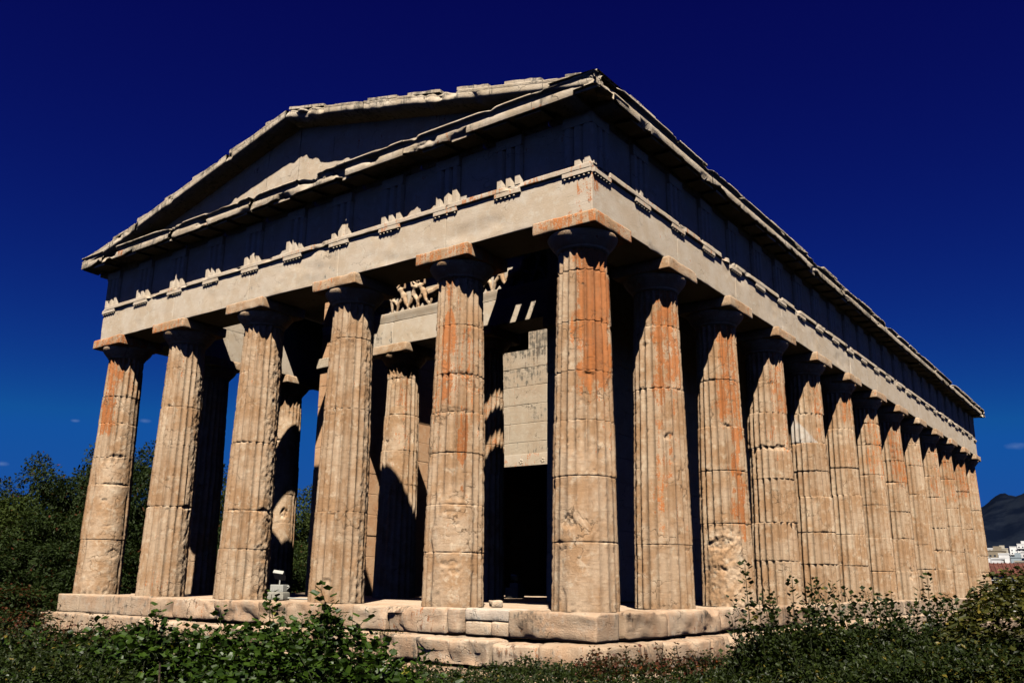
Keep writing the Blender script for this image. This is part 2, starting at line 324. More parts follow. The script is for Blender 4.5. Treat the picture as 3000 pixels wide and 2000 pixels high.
def col_radius(z, rb, rt, h):
    t = z/h
    return rb+(rt-rb)*t+.010*np.sin(np.pi*t)
def column(cx, cy, seed, detail, joints=None, wear=(), patina=(), rot=None, pale=None, rb=.502, rt=.392, hshaft=5.26, zb=0.0, za=ZA, ab=.56, htop=H, gouges=(), rough=(), pat_ab=.3, label=None, big=()):
    rng = np.random.RandomState(seed)
    per, dz = {0: (10, .022), 1: (8, .034), 2: (6, .07), 3: (6, .16)}[detail]
    nth = 20*per
    if joints is None:
        nj = 6; joints = [(i+1)*5.2/(nj+.35)+rng.uniform(-.16, .16) for i in range(nj)]
    zs = [0.0]; z = 0
    zs = list(np.linspace(0, hshaft, int(hshaft/dz)))
    for j in joints: zs += [j-.016, j-.007, j, j+.007, j+.016]
    zs = np.unique(np.round([q for q in zs if q <= hshaft], 4)); nz = len(zs)
    th = np.linspace(0, 2*np.pi, nth, endpoint=False)
    Z, T = np.meshgrid(zs, th, indexing='ij')
    di = np.zeros(Z.shape, int)
    for j in joints: di += (Z > j)
    drum_rot = (rng.uniform(-1, 1, len(joints)+1)*math.radians(1.1) if rot is None else np.radians(np.array(rot+[0]*10)[:len(joints)+1]))
    drum_dx = rng.normal(0, .004 if rot is None else .011, (len(joints)+1, 2)); drum_s = 1+rng.normal(0, .004, len(joints)+1)
    T2 = T+drum_rot[di]
    R = col_radius(Z, rb, rt, hshaft)*drum_s[di]
    cart = np.stack([np.cos(T)*.5, np.sin(T)*.5, Z], -1)+np.array([cx*3.1, cy*1.7, seed*2.3])
    n1 = fbm(cart*2.2, seed, 4); n2 = fbm(cart*np.array([7, 7, 9]), seed+3, 4); n3 = fbm(cart*np.array([16, 16, 30]), seed+9, 3)
    ang = lambda a: np.abs((T-math.radians(a)+np.pi) % (2*np.pi)-np.pi)*180/np.pi
    Wr = ss(.34, .8, n1*.9+.12*(1-Z/2.5))*.35
    for (a, wa, z0, z1, s) in wear:
        Wr = np.maximum(Wr, s*ss(wa*1.15, wa*.75, ang(a)+n1*22)*ss(z0-.15, z0+.15, Z+n2*.2)*ss(z1+.15, z1-.15, Z+n2*.25))
    fl = (T2*20/(2*np.pi)) % 1.0
    depth = .066*(R/rb)*np.sin(np.pi*fl)**.68
    arris = np.exp(-(np.minimum(fl, 1-fl)/.10)**2)
    # chipped arrises
    chip = np.clip(n3*1.4+n2*.8-.12, 0, 1)*arris*.026
    r = R-depth*(1-Wr)-Wr*.026-chip
    r += -.003*(1-n2)*Wr+n2*.0012+n3*.0016*(1+2*Wr)+n1*.002
    # joints with broken lips
    for k, j in enumerate(joints):
        jn = fbm(np.stack([np.cos(T)*3, np.sin(T)*3, Z*0+k*5.], -1), seed+21+k, 3)
        w = .006+.045*np.clip(jn-.05, 0, 1)**2
        js = rng.uniform(.15, 1.0)
        r -= (.003+.009*js**2+.035*np.clip(jn-.1+.3*js, 0, 1)*js)*np.exp(-((Z-j)/w)**2)
    # random scoops
    for k in range(7):
        a, z0 = rng.uniform(0, 360), rng.choice(joints)+rng.uniform(-.1, .1) if rng.rand() < .6 else rng.uniform(0.1, 5)
        wa, wz, dp = rng.uniform(4, 11), rng.uniform(.04, .13), rng.uniform(.012, .035)
        # a spall running down from a ledge: sharp upper edge, feathered foot
        zz = z0+n1*.03+.02*np.sin(np.radians(ang(a))*9+k)
        r -= dp*ss(1.2, .7, ang(a)/wa+n2*.8)*ss(zz+.006, zz-.004, Z)*np.exp(-np.clip(zz-Z, 0, 9)/wz)
    for (a, z0, wa, wz, dp) in list(gouges)+list(big):
        q = ((ang(a)+n1*wa*.8)/wa)**2+((Z-z0+n2*wz*.9)/wz)**2
        e = ss(1.2, .8, q+n2*1.3+n3*.5)
        r -= dp*.6*e*(1+.9*n3+.4*n2)
    for (a, wa, z0, z1, am) in rough:
        e = ss(wa*1.3, wa*.6, ang(a)+n1*20)*ss(z0-.2, z0+.2, Z+n2*.2)*ss(z1+.2, z1-.2, Z+n2*.2)
        rg_ = fbm(cart*np.array([15, 15, 13]), seed+31, 4); r -= am*.7*e*(.5+np.abs(rg_)*1.9*np.sign(rg_))
    X = cx+r*np.cos(T)+drum_dx[di, 0]; Y = cy+r*np.sin(T)+drum_dx[di, 1]
    V = np.stack([X, Y, zb+Z], -1).reshape(-1, 3)
    i, j = np.meshgrid(np.arange(nz-1), np.arange(nth), indexing='ij'); i = i.ravel(); j = j.ravel(); j2 = (j+1) % nth
    F = np.stack([i*nth+j, i*nth+j2, (i+1)*nth+j2, (i+1)*nth+j], 1)
    A = np.zeros((nz*nth, 3)); O = np.zeros(Z.shape)
    for (a, wa, z0, z1, s) in patina:
        O = np.maximum(O, s*ss(wa*1.4, wa*.6, ang(a)+n1*25)*ss(z0-.35, z0+.25, Z+n1*.5)*ss(z1+.3, z1-.2, Z))
    A[:, 0] = (O*(1-.6*Wr)).ravel()
    A[:, 1] = (.16*ss(.2, .7, n1)*(Z < 2)+.25*ss(.9, .0, Z)*ss(.0, .5, n2)*ss(.1, .6, n1)).ravel()
    if pale:
        a, wa, z0, z1 = pale
        zt = z1-(z1-z0)*np.clip((((math.degrees(1)*((T-math.radians(a)+np.pi) % (2*np.pi)-np.pi))+wa)/(2*wa)), 0, 1)
        pm = (ang(a) < wa) & (Z > z0) & (Z < zt+.0)
        A[:, 2] = (pm*(.55+.35*n2+.2*n3)).ravel()
    fi = np.floor(T2*20/(2*np.pi)).astype(int) % 20; tone = rng.rand(20, len(joints)+1)*.5+rng.rand(20, 1)*.35+rng.rand(1, len(joints)+1)*.25
    tn = tone[fi, di]*.55*(1-.5*Wr)+.35*np.exp(-(np.minimum(fl, 1-fl)/.07)**2)*(1-Wr)*(n2 > -.2)  # random tone per flute, plus a shade line painted along each arris
    A = np.c_[A, (1-np.clip(tn, 0, .9)).ravel()]
    g = G().add(V, F, A)
    o = part(g, 'column', M_COL, True, loc=(cx, cy, zb))
    if label: o['label'] = label
    # echinus with annulets
    pr = [(rt-.035, zb+hshaft-.02), (rt-.01, zb+hshaft-.005), (rt+.012, zb+hshaft+.005), (rt+.006, zb+hshaft+.012), (rt+.018, zb+hshaft+.02), (rt+.012, zb+hshaft+.027), (rt+.026, zb+hshaft+.034),
          (rt+.055, zb+hshaft+.07), (rt+.095, zb+hshaft+.115), (rt+.130, zb+hshaft+.165), (rt+.150, zb+hshaft+.205), (rt+.153, zb+hshaft+.228), (rt+.142, za+.004), (0.0, za+.004)]
    n_e = 96 if detail < 2 else 32
    V, F = lathe(pr, n_e, (cx, cy))
    d = V-np.array([cx, cy, 0]); nn = fbm(V*6, seed+50, 3); rr = np.linalg.norm(d[:, :2], axis=1) > .1
    V[rr, :2] -= (d[rr, :2]/np.linalg.norm(d[rr, :2], axis=1)[:, None])*(np.clip(nn[rr]-.2, 0, 1)*.025)[:, None]
    A = np.zeros((len(V), 3)); A[:, 0] = .12+.3*fbm(V*2, seed+4, 2); A[:, 1] = .15
    part(G().add(V, F, A), 'echinus', M_COL, True, parent=o, loc=(cx, cy, za-.2))
    V, F = block((cx-ab, cy-ab, za), (cx+ab, cy+ab, htop-.002), .05 if detail < 1 else (.09 if detail < 2 else .28), .006, .055, .004, seed+7, 4)
    A = np.zeros((len(V), 3)); A[:, 0] = pat_ab+.25*fbm(V*1.5, seed+8, 2)
    part(G().add(V, F, A), 'abacus', M_COL, True, parent=o, loc=(cx, cy, za+.1))
    return o

# ---- west facade (angles in world degrees; the side facing the photograph is near 215)
column(0, 0, 11, 0, [.92, 1.73+.1, 2.62, 3.35, 4.10, 4.9], wear=[(215, 70, .0, 2.2, .55), (195, 22, 0, 1.3, .9), (190, 14, .8, 1.5, 1)], patina=[(244, 44, 3.2, 5.6, 1.12), (220, 26, 2.8, 4.2, .40), (262, 30, 1.6, 3.2, .25)],
       gouges=[(182, 1.2, 12, .10, .04), (206, 2.9, 2.2, .03, .02), (232, 1.9, 4, .02, .02)], pat_ab=.55, label='corner column with bright orange flutes near the top')
column(0, FY[1], 12, 0, [.80, 1.52, 2.33, 2.98, 3.60, 4.42], wear=[(214, 42, .05, 1.62, 1.0), (214, 12, 0, 5.6, .1)], patina=[(215, 80, 2.7, 4.5, .42), (190, 24, 3.0, 5.6, .70), (232, 10, 1.6, 2.9, .85), (214, 90, 4.4, 5.6, .25)],
       gouges=[(212, .63, 19, .055, .028), (222, .52, 12, .05, .03), (205, 1.40, 14, .025, .02), (222, 1.22, 6, .02, .02), (214, 3.58, 60, .05, .022), (212, 2.99, 45, .04, .02), (240, 3.45, 14, .13, .02)], pat_ab=.55, label='column with stacked chipped drums and patchy orange stone')
column(0, FY[2], 13, 0, [1.5, 3.3, 4.6], wear=[(285, 26, 0, 5.6, .60)], patina=[(215, 60, 2.5, 5.6, .10)], gouges=[(205, .34, 9, .04, .03)], rough=[(292, 26, 0, 5.3, .014), (225, 60, 3.3, 5.3, .003)], pat_ab=.3)
column(0, FY[3], 14, 0, [.9, 1.61, 2.9, 4.3], wear=[(285, 30, .0, 5.6, .8), (262, 16, 0, 1.6, .7)], patina=[(210, 60, 3.2, 5.6, .10)], gouges=[(280, 1.61, 24, .035, .05)], rough=[(290, 30, 0, 5.3, .020), (228, 50, 4.1, 5.3, .003)], pat_ab=.28)
column(0, FY[4], 15, 0, [1.78, 3.05, 3.86, 4.7], wear=[(295, 28, .0, 5.6, .8), (285, 30, 0, 1.2, .7)], patina=[(210, 60, 3.3, 5.6, .15), (215, 40, 0, .4, .3)], gouges=[(282, 1.78, 22, .035, .06)], rough=[(298, 24, 0, 5.3, .015)], pat_ab=.35)
column(0, FY[5], 16, 0, [1.15, 2.35, 2.95, 3.72, 4.35], wear=[(245, 62, .0, 2.9, 1.0), (275, 34, 2.3, 4.4, .7)], patina=[(200, 38, 3.6, 5.6, .75), (262, 20, 4.4, 5.6, .45)],
       rough=[(250, 60, 0, 3.0, .006)], gouges=[(250, 1.45, 20, .018, .02), (262, 2.35, 26, .020, .04), (246, 2.98, 24, .035, .045), (244, 2.45, 3, .05, .02), (270, .85, 18, .10, .025)], pat_ab=.6, label='corner column with flutes worn smooth on its lower half')
# ---- south flank
fl_rot = {3: [0, 1, 0, 1.6, 0, 0, 0], 4: [0, 1.4, .4, 1.2, 0, .8, 0], 5: [0, 1.2, 0, 0, 0, 0]}
column(FX[1], 0, 21, 0, [.98, 3.52, 4.6], wear=[(200, 30, 0, 2.2, .3)], patina=[(238, 40, 3.3, 5.6, .70), (208, 12, 1.2, 5.0, .55), (240, 12, 2.2, 3.6, .4)], gouges=[(222, 2.72, 14, .06, .05), (240, 2.3, 8, .05, .02)], pat_ab=.30)
column(FX[2], 0, 22, 0, [1.45, 2.42, 3.25, 4.15, 4.9], wear=[(196, 46, .0, 1.22, 1.0)], patina=[(236, 40, 3.2, 5.6, .70), (246, 14, 1.2, 3.4, .75), (226, 9, 1.4, 2.5, .6)], gouges=[(196, .60, 46, .64, .030), (188, 1.06, 30, .09, .045), (192, .62, 14, .04, .04)], rough=[(196, 44, 0, 1.15, .014)], pat_ab=.3, label='flank column with a large rough bite out of its foot')
column(FX[3], 0, 23, 0, [.85, 1.62, 2.52, 3.18, 3.92, 4.6], rot=fl_rot[3], patina=[(250, 40, 3.6, 5.6, .5), (240, 50, 2.9, 3.9, .30)], gouges=[(214, 3.16, 70, .05, .05), (258, 1.6, 8, .10, .05)], pat_ab=.2)
column(FX[4], 0, 24, 1, [.84, 1.55, 2.35, 2.95, 3.6, 4.3], rot=fl_rot[4], patina=[(250, 30, 3.7, 5.6, .45)], pale=(183, 52, 3.60, 4.45), gouges=[(258, 4.0, 8, .04, .04)], pat_ab=.2, label='flank column patched with a wedge of new white marble')
column(FX[5], 0, 25, 1, [.86, 1.62, 2.6, 3.3, 4.3], rot=fl_rot[5], patina=[(250, 40, 4.3, 5.6, .5), (225, 30, 3.2, 4.2, .25)], pat_ab=.2)
for k in range(6, 13):
    column(FX[k], 0, 20+k, 1 if k < 9 else 2, patina=[(240, 50, 3.2+.2*(k % 3), 5.6, .28+.09*(k % 4))], rot=[0, .8, 0, 1.4, 0, .6, 0] if k % 2 else None, pat_ab=.25, gouges=[(236, .75, 10, .18, .05)] if k == 7 else [])
# ---- north flank, seen through the porch, and the east front
for k in range(1, 12):
    column(FX[k]-(.12 if k == 2 else 0), LY, 40+k, 1 if k < 4 else 3, pat_ab=.1, rb=.47 if k == 2 else .502, rt=.375 if k == 2 else .392, wear=[(230, 60, 1.2, 4.6, .9)] if k == 2 else [], gouges=[(245, 2.05, 16, .13, .07)] if k == 2 else [])
for k in range(1, 6): column(LX, FY[k], 60+k, 3, pat_ab=.1)
# ---- columns of the west porch between the antae
XP = 4.09
column(XP, 5.04, 71, 1, rb=.49, rt=.385, patina=[(230, 50, 3, 5.6, .4)], pat_ab=.1)
column(XP, 7.53, 72, 0, rb=.49, rt=.385, patina=[(225, 30, 3.2, 5.6, .5)], wear=[(200, 40, 2.5, 4.2, .9)], gouges=[(180, 5.0, 30, .3, .05)], pat_ab=.1)

# ---- stepped platform: every block its own part
def attr_noise(V, seed, o=.0, g=.0, so=.3, sg=.3):
    A = np.zeros((len(V), 3)); A[:, 0] = o+so*fbm(V*1.3, seed, 3); A[:, 1] = g+sg*fbm(V*1.7, seed+1, 3); return A
rs = np.random.RandomState(5)
def steps():
    for lev, (out, z1, z0) in enumerate(((.566, 0.0, -.37), (.93, -.372, -.73), (1.30, -.732, -1.16))):
        for side, L_ in (('W', LY), ('S', LX), ('N', LX), ('E', LY)):
            u = -out if side in 'WE' else -out+.95*0+ .62
            end = L_+out if side in 'WE' else L_+out-.62
            if lev == 0 and side == 'W': u += 0
            first = True
            while u < end-.05:
                ln = (rs.uniform(.65, 1.35) if (side in 'WS' and u < 9) else rs.uniform(1.05, 1.5)) if not (first and side == 'W' and lev == 0) else 1.42
                if end-(u+ln) < .5: ln = end-u
                vis = side in 'WS'
                dv = rs.normal(0, .016) if vis else 0
                near = vis and u < 9
                if lev and near: dv += rs.uniform(-.10, .09)
                zt_ = z1-(rs.uniform(0, .05) if (lev and near) else 0)
                if lev == 0 and near and first: dv += .07
                V, F = block((u+.003+(.03 if lev and near else .006), .05, z0), (u+ln-.003, out+dv, zt_), .05 if near else (.1 if vis and u < 18 else .3), .012, (.09, .16, .16)[lev] if near else .05, .018 if lev else .014, int(rs.randint(1e6)), 2.2, 6)
                if near:
                    # bites under and over the front arris
                    ff = fbm(V*np.array([1.6, 1.6, 3.0]), int(rs.randint(1e6)), 4)
                    fr = ss(.12, .0, out+dv-V[:, 1])
                    V[:, 1] -= fr*(np.clip(ff-.10, 0, .5)*(.24 if lev else .20)-.02)
                    V[:, 1] -= fr*.05*np.abs(fbm(V*np.array([3.2, 3, 5]), int(rs.randint(1e6)), 4)); V[:, 2] -= .02*ss(z1-.06, z1, V[:, 2])*np.abs(fbm(V*3.0, int(rs.randint(1e6)), 3))
                    tp = ss(z1-.12, z1, V[:, 2]); V[:, 2] -= tp*fr*np.clip(fbm(V*np.array([1.3, 2, 1]), int(rs.randint(1e6)), 4)-.15, 0, 1)*.22
                Tn, fl = side_T(side)
                if lev == 0 and side == 'W' and .6 < u < 1.4:
                    # this block is lost: a thin recessed slab over two rubble stones fills its place
                    for q_, (a_, b_, c_, d_, e_) in enumerate(((u, u+ln-.25, -.17, 0.0, out-.10), (u-.02, u+.42, z0, -.175, out-.04), (u+.43, u+ln-.27, z0, -.18, out-.09), (u+ln-.24, u+ln, z0, 0, out))):
                        Vq, Fq = block((a_+.004, .05, c_), (b_-.004, e_, d_), .04, .015, .09, .012, 900+q_, 3.5, 7)
                        Aq = attr_noise(Tn(Vq), 950+q_, .1, .15, .4, .4)
                        if q_ == 0: Aq[:, 2] = .35
                        part(G().add(Tn(Vq), Fq, Aq), 'stylobate_block', M_STEP, True)
                    u += ln; first = False; continue
                A = attr_noise(Tn(V), int(rs.randint(1e6)), .18 if near else .05, .10+.10*lev, .5, .55)
                A = np.c_[A, np.full(len(A), 1-(rs.uniform(0, .55) if near else .15))]
                part(G().add(Tn(V), F[:, ::-1] if fl else F, A), ('stylobate_block', 'step_block', 'step_block')[lev], M_STEP, True)
                u += ln; first = False
steps()
g = G(); n = 0
for ix in range(20):
    for iy in range(8):
        x0, x1 = .06+ix*(LX-.12)/20, .06+(ix+1)*(LX-.12)/20; y0, y1 = .06+iy*(LY-.12)/8, .06+(iy+1)*(LY-.12)/8
        V, F = block((x0+.004, y0+.004, -.5), (x1-.004, y1-.004, -.012+rs.uniform(-.006, .004)), .8, .01, .03, .004, rs.randint(1e6)); g.add(V, F)
part(g, 'floor', M_STEP)
for name, lo, hi in (('foundation', (-.05, -.05, -1.16), (LX+.05, LY+.05, -.52)),):
    V, F = bx(lo, hi); part(G().add(V, F), name, M_STEP)

# ---- architrave, taenia, regulae
AR = .46; Z1 = 6.507
def taenia(side, u0, u1, seed, detail):
    V, F = block((u0, AR-.10, 6.425), (u1, AR+.048, Z1+.004), .04 if detail else .15, .004, .022, .003, seed, 5)
    f = fbm(V*np.array([2.0, 2, 4]), seed+2, 4)
    V[:, 1] -= ss(AR-.02, AR+.03, V[:, 1])*np.clip(f-.26, 0, 1)*.28
    Tn, fl = side_T(side); A = attr_noise(Tn(V), seed, .30 if u0 < 4 else .12, .05, .6, .2)
    return Tn(V), (F[:, ::-1] if fl else F), A
def arch_side(side, cols):
    L_ = LY if side in 'WE' else LX
    edges = [-AR if side in 'WE' else AR]+list(cols[1:-1])+[(L_+AR) if side in 'WE' else L_-AR]
    if side == 'S': edges[0] = -AR+.0; 
    vis = side in 'WS'
    trig = sorted(set([round(-AR+.2575, 4)]+[c for c in cols[1:-1]]+[(a+b)/2 for a, b in zip(([-AR+.2575]+list(cols[1:-1])), (list(cols[1:-1])+[L_+AR-.2575]))]+[L_+AR-.2575]))
    for i in range(len(edges)-1):
        a, b = edges[i], edges[i+1]; near = vis and i < (5 if side == 'W' else 5)
        if side == 'S' and i == 0:
            a = -AR+.47      # the facade block returns round the corner
        off = rs.normal(0, .003)
        V, F = block((a+.0015, -AR, H), (b-.0015, AR+off, Z1), .05 if near else (.12 if vis else .6), .004, .022 if near else .012, .003, int(rs.randint(1e6)), 2.5, 5)
        if near:
            f = fbm(V*np.array([1.3, 2, 2.2]), int(rs.randint(1e6)), 4)
            amt = .16 if (side == 'W' and i == 2) else (.12 if not (side == 'S' and i == 0) else .35)
            lim = .05 if (side == 'W' and i == 2) else .22
            V[:, 1] -= ss(AR-.05, AR, V[:, 1])*np.clip(f-lim, 0, 1)*amt*.35
        Tn, fl = side_T(side); A = attr_noise(Tn(V), int(rs.randint(1e6)), -.05, .0, .3, .35)
        if side == 'W' and i == 0: A[:, 0] += .55*ss(1.2, .1, V[:, 0])*ss(.0, .4, fbm(V*2.2, 77, 3)+.15)
        A[:, 1] += .25*ss(.1, .5, fbm(V*1.2, 99, 3))*(side == 'S')
        if side == 'W' and i == 2: A[:, 1] += .22
        o = part(G().add(Tn(V), F[:, ::-1] if fl else F, A), 'architrave_block', M_ENT, near is False or True, loc=Tn(np.array([(a+b)/2, 0, 6.1])))
        if vis or side == 'N':
            o2 = part(G().add(*taenia(side, max(a, (-AR-.048 if i == 0 else a)) if not (side == 'S' and i == 0) else a, b, int(rs.randint(1e6)), near)), 'taenia', M_ENT, True, parent=o)
        if vis:
            for tu in trig:
                if not (a-.01 <= tu < b-.01 or (i == len(edges)-2 and tu >= b-.3) or (side == 'S' and i == 0 and tu < a)): continue
                if side == 'W' and i == 2 and abs(tu-cols[3]) < .3: continue
                g = G(); V, F = block((tu-.2575, AR-.02, 6.352), (tu+.2575, AR+.044, 6.424), .05 if near else .2, .003, .012, .002, int(rs.randint(1e6)), 6)
                Ar = np.zeros((len(V), 3)); Ar[:, 0] = .35*fbm(V*3, 3, 2)+(.35 if tu < 4 else .1)
                VV, FF = sb(side, (V, F)); g.add(VV, FF, Ar)
                for k in range(6):
                    if rs.rand() < .12: continue
                    uu = tu-.2575+.043+k*.0859
                    V, F = lathe([(.0, 6.322), (.020, 6.322), (.014, 6.354)], 8, (uu, AR+.018)); VV, FF = sb(side, (V, F)); g.add(VV, FF)
                part(g, 'regula', M_ENT, False, parent=o)
    return trig
TW = arch_side('W', FY); TS = arch_side('S', FX); arch_side('N', FX); arch_side('E', FY)

# ---- frieze: triglyphs and plain metopes
def triglyph(side, u, near=True):
    w = .515; f = AR+.012; d = .05; b0 = AR-.16
    h = w/2; bar = .108; gr = .0635
    # plan polygon along u: half groove, bar, groove, bar, groove, bar, half groove
    pts = [(-h, f-d), (-h+.032, f)]
    x = -h+.032
    seg = (w-.064-2*.090)/3
    for k in range(3):
        pts.append((x+seg, f)); x += seg
        if k < 2: pts.append((x+.045, f-d)); x += .09; pts.append((x, f))
    pts.append((h, f-d))
    poly = [(u+p[0], p[1]) for p in pts]
    poly = poly+[(u+h, b0), (u-h, b0)]
    P = np.array(poly); n = len(P); g = G()
    zs = [6.512, 7.20]; 
    V = np.concatenate([np.c_[P, np.full(n, zs[0])], np.c_[P, np.full(n, zs[1])]]); i = np.arange(n); j = (i+1) % n
    VV, FF = sb(side, (V, np.stack([j, i, i+n, j+n], 1)[:, ::-1])); g.add(VV, FF)
    V, F = block((u-h, b0, 7.19), (u+h, f+.006, 7.372), .3, .003, .008, .001, 3); VV, FF = sb(side, (V, F)); g.add(VV, FF)
    A = None
    V, F, A = g.get(); A = attr_noise(V, 31, .05, .05, .4, .4)
    part(G().add(V, F, A), 'triglyph', M_ENT)
def frieze(side, trig):
    for u in trig: triglyph(side, u)
    for a, b in zip(trig[:-1], trig[1:]):
        V, F = block((a+.255, AR-.22, 6.508), (b-.255, AR-.062+rs.normal(0, .003), 7.36), .12, .003, .01, .004, int(rs.randint(1e6)), 3, 4)
        VV, FF = sb(side, (V, F)); part(G().add(VV, FF, attr_noise(VV, int(rs.randint(1e6)), .0, .05, .35, .4)), 'metope', M_ENT, True)
    # backing course
    L_ = LY if side in 'WE' else LX
    V, F = block(((-AR+.2 if side in 'WE' else AR-.2), -AR+.02, 6.51), (L_+AR-.2 if side in 'WE' else L_-AR+.2, AR-.2, 7.45), .6, .01, .03, .004, 5)
    VV, FF = sb(side, (V, F)); part(G().add(VV, FF, attr_noise(VV, 8)), 'frieze_backing', M_WALL)
frieze('W', TW); frieze('S', TS)
for sd in 'NE':
    L_ = LX if sd == 'N' else LY
    V, F = block((AR if sd == 'N' else -AR, -AR, 6.51), (L_-AR if sd == 'N' else L_+AR, AR-.01, 7.42), .6, .01, .02, .004, 9); VV, FF = sb(sd, (V, F)); part(G().add(VV, FF), 'frieze_course', M_ENT)

# ---- horizontal cornice blocks with mutules
def cornice(side, over, detail_to):
    L_ = LY if side in 'WE' else LX
    o_other = {'W': .41, 'E': .41, 'S': .47, 'N': .47}[side]
    u0, u1 = -AR-o_other, L_+AR+o_other
    if side in 'SN': u0 = -AR-o_other+.0
    out = AR+over
    if side in 'SN': u0, u1 = AR-.6, L_-AR+.6
    if side == 'S': u0 = -.98
    if side == 'W': u0 = -.86
    u = u0; prof_seed = 0
    while u < u1-.02:
        ln = rs.uniform(1.15, 1.45)
        if u1-(u+ln) < .6: ln = u1-u
        near = u < detail_to
        cell = .045 if near else .14
        nu = max(2, int(ln/cell)); us = np.linspace(u+.002, u+ln-.002, nu+1)
        dv = rs.normal(0, .006)
        # profile (v,z) of the crowning: soffit, fascia, hollow, lip, top
        prof = [(0.0, 7.375), (AR-.01, 7.375), (AR-.005, 7.48), (out-.05, 7.458), (out-.03, 7.435), (out-.004, 7.432), (out, 7.44), (out, 7.50), (out, 7.555), (out-.01, 7.572), (out-.035, 7.585), (out-.05, 7.62), (out-.03, 7.665), (out+.018, 7.675), (out+.03, 7.685), (out+.028, 7.708), (out-.02, 7.722), (0.0, 7.74)]
        P = np.array(prof); m = len(P)
        V = np.zeros((nu+1, m, 3)); V[:, :, 0] = us[:, None]; V[:, :, 1] = P[None, :, 0]+dv*(P[None, :, 0] > AR); V[:, :, 2] = P[None, :, 1]
        sdn = int(rs.randint(1e6)); wv = V.reshape(-1, 3)
        f = fbm(wv*np.array([1.8, 3, 5]), sdn, 4); f2 = fbm(wv*np.array([7, 9, 12]), sdn+4, 3)
        outm = ss(out-.16, out-.02, wv[:, 1])
        lip = (wv[:, 2] > 7.66)*outm
        brk = np.clip(f-.05, 0, 1)
        wv[:, 1] -= outm*(.004+.006*f2)+lip*np.clip(f+.0, 0, .5)*.16+outm*np.clip(f-(.16 if side == 'W' else .26), 0, 1)*.40
        wv[:, 2] -= lip*np.clip(f-.02, 0, .5)*.09
        wv[:, 2] += (wv[:, 2] < 7.47)*outm*np.clip(fbm(wv*np.array([2.2, 0, 0]), sdn+9, 4)-.12, 0, 1)*.16
        i, j = np.meshgrid(np.arange(nu), np.arange(m-1), indexing='ij'); i = i.ravel(); j = j.ravel()
        F = np.stack([i*m+j, (i+1)*m+j, (i+1)*m+j+1, i*m+j+1], 1)
        c = len(wv); capv = np.array([[us[0], .2, 7.55], [us[-1], .2, 7.55]]); wv = np.concatenate([wv, capv])
        jj = np.arange(m-1); F = np.concatenate([F, np.stack([jj, jj+1, np.full(m-1, c), np.full(m-1, c)], 1), np.stack([nu*m+jj+1, nu*m+jj, np.full(m-1, c+1), np.full(m-1, c+1)], 1)])
        if side in 'WE' and (u < u0+.01 or u+ln > u1-.01) : pass
        Tn, fl = side_T(side); W_ = Tn(wv); A = attr_noise(W_, sdn, .0, .10, .25, .5)
        A[:, 0] += .5*ss(.25, .5, fbm(W_*3.5, sdn, 2))*(wv[:, 2] < 7.58)*(side == 'W')
        far = side == 'W'; A[:, 1] += .3*ss(.0, .5, fbm(W_*.6, 400, 2))
        o = part(G().add(W_, F[:, ::-1] if not fl else F, A), 'cornice_block', M_CRN, True)
        u += ln
def mutules(side, trig, over):
    out = AR+over
    cs = sorted(trig+[(a+b)/2 for a, b in zip(trig[:-1], trig[1:])])
    for c in cs:
        if rs.rand() < .1: continue
        V = np.array([[c-.24, AR+.03, 7.43], [c+.24, AR+.03, 7.43], [c+.24, out-.075, 7.408], [c-.24, out-.075, 7.408], [c-.24, AR+.03, 7.478], [c+.24, AR+.03, 7.478], [c+.24, out-.075, 7.458], [c-.24, out-.075, 7.458]])
        V += rs.normal(0, .004, V.shape)
        VV, FF = sb(side, (V, BX_F)); part(G().add(VV, FF, np.tile([.25*rs.rand(), 0, 0], (8, 1))), 'mutule', M_CRN)
cornice('W', .47, 14); cornice('S', .41, 9); cornice('N', .41, 0); cornice('E', .47, 0)
mutules('W', TW, .47); mutules('S', TS, .41)

# ---- tympanum and raking cornice
AP = LY/2; SL = .242
def rake_z(y, top=9.36): return top-SL*abs(y-AP)
ys = [-.2, 1.25, 2.6, 4.0, 5.3, 6.29, 7.25, 8.5, 9.85, 11.2, 12.7]
for a, b in zip(ys[:-1], ys[1:]):
    nz, ny = 12, 16; V = []; F = []
    yy = np.linspace(a+.003, b-.003, ny+1)
    z0 = 7.71; top = np.array([rake_z(y, 9.30) for y in yy])
    for X in (-.50, -.1):
        zz = z0+(np.maximum(top, z0+.02)-z0)[:, None]*np.linspace(0, 1, nz+1)[None]
        P = np.stack([np.full(zz.shape, X), np.repeat(yy[:, None], nz+1, 1), zz], -1).reshape(-1, 3); V.append(P)
    sd = int(rs.randint(1e6)); off = rs.normal(0, .008)
    V[0][:, 0] += off+.012*fbm(V[0]*4, sd, 3); m = nz+1; k = len(V[0])
    i, j = np.meshgrid(np.arange(ny), np.arange(nz), indexing='ij'); i = i.ravel(); j = j.ravel()
    Fq = np.stack([i*m+j, (i+1)*m+j, (i+1)*m+j+1, i*m+j+1], 1)
    F = np.concatenate([Fq[:, ::-1], Fq+k]); V = np.concatenate(V)
    i = np.arange(ny); F = np.concatenate([F, np.stack([i*m+nz, (i+1)*m+nz, (i+1)*m+nz+k, i*m+nz+k], 1)])
    for e in (0, ny):
        j = np.arange(nz); F = np.concatenate([F, np.stack([e*m+j, e*m+j+1, e*m+j+1+k, e*m+j+k], 1)])
    part(G().add(V, F, attr_noise(V, sd, .05, .08, .5, .5)), 'tympanum_slab', M_ENT, False)
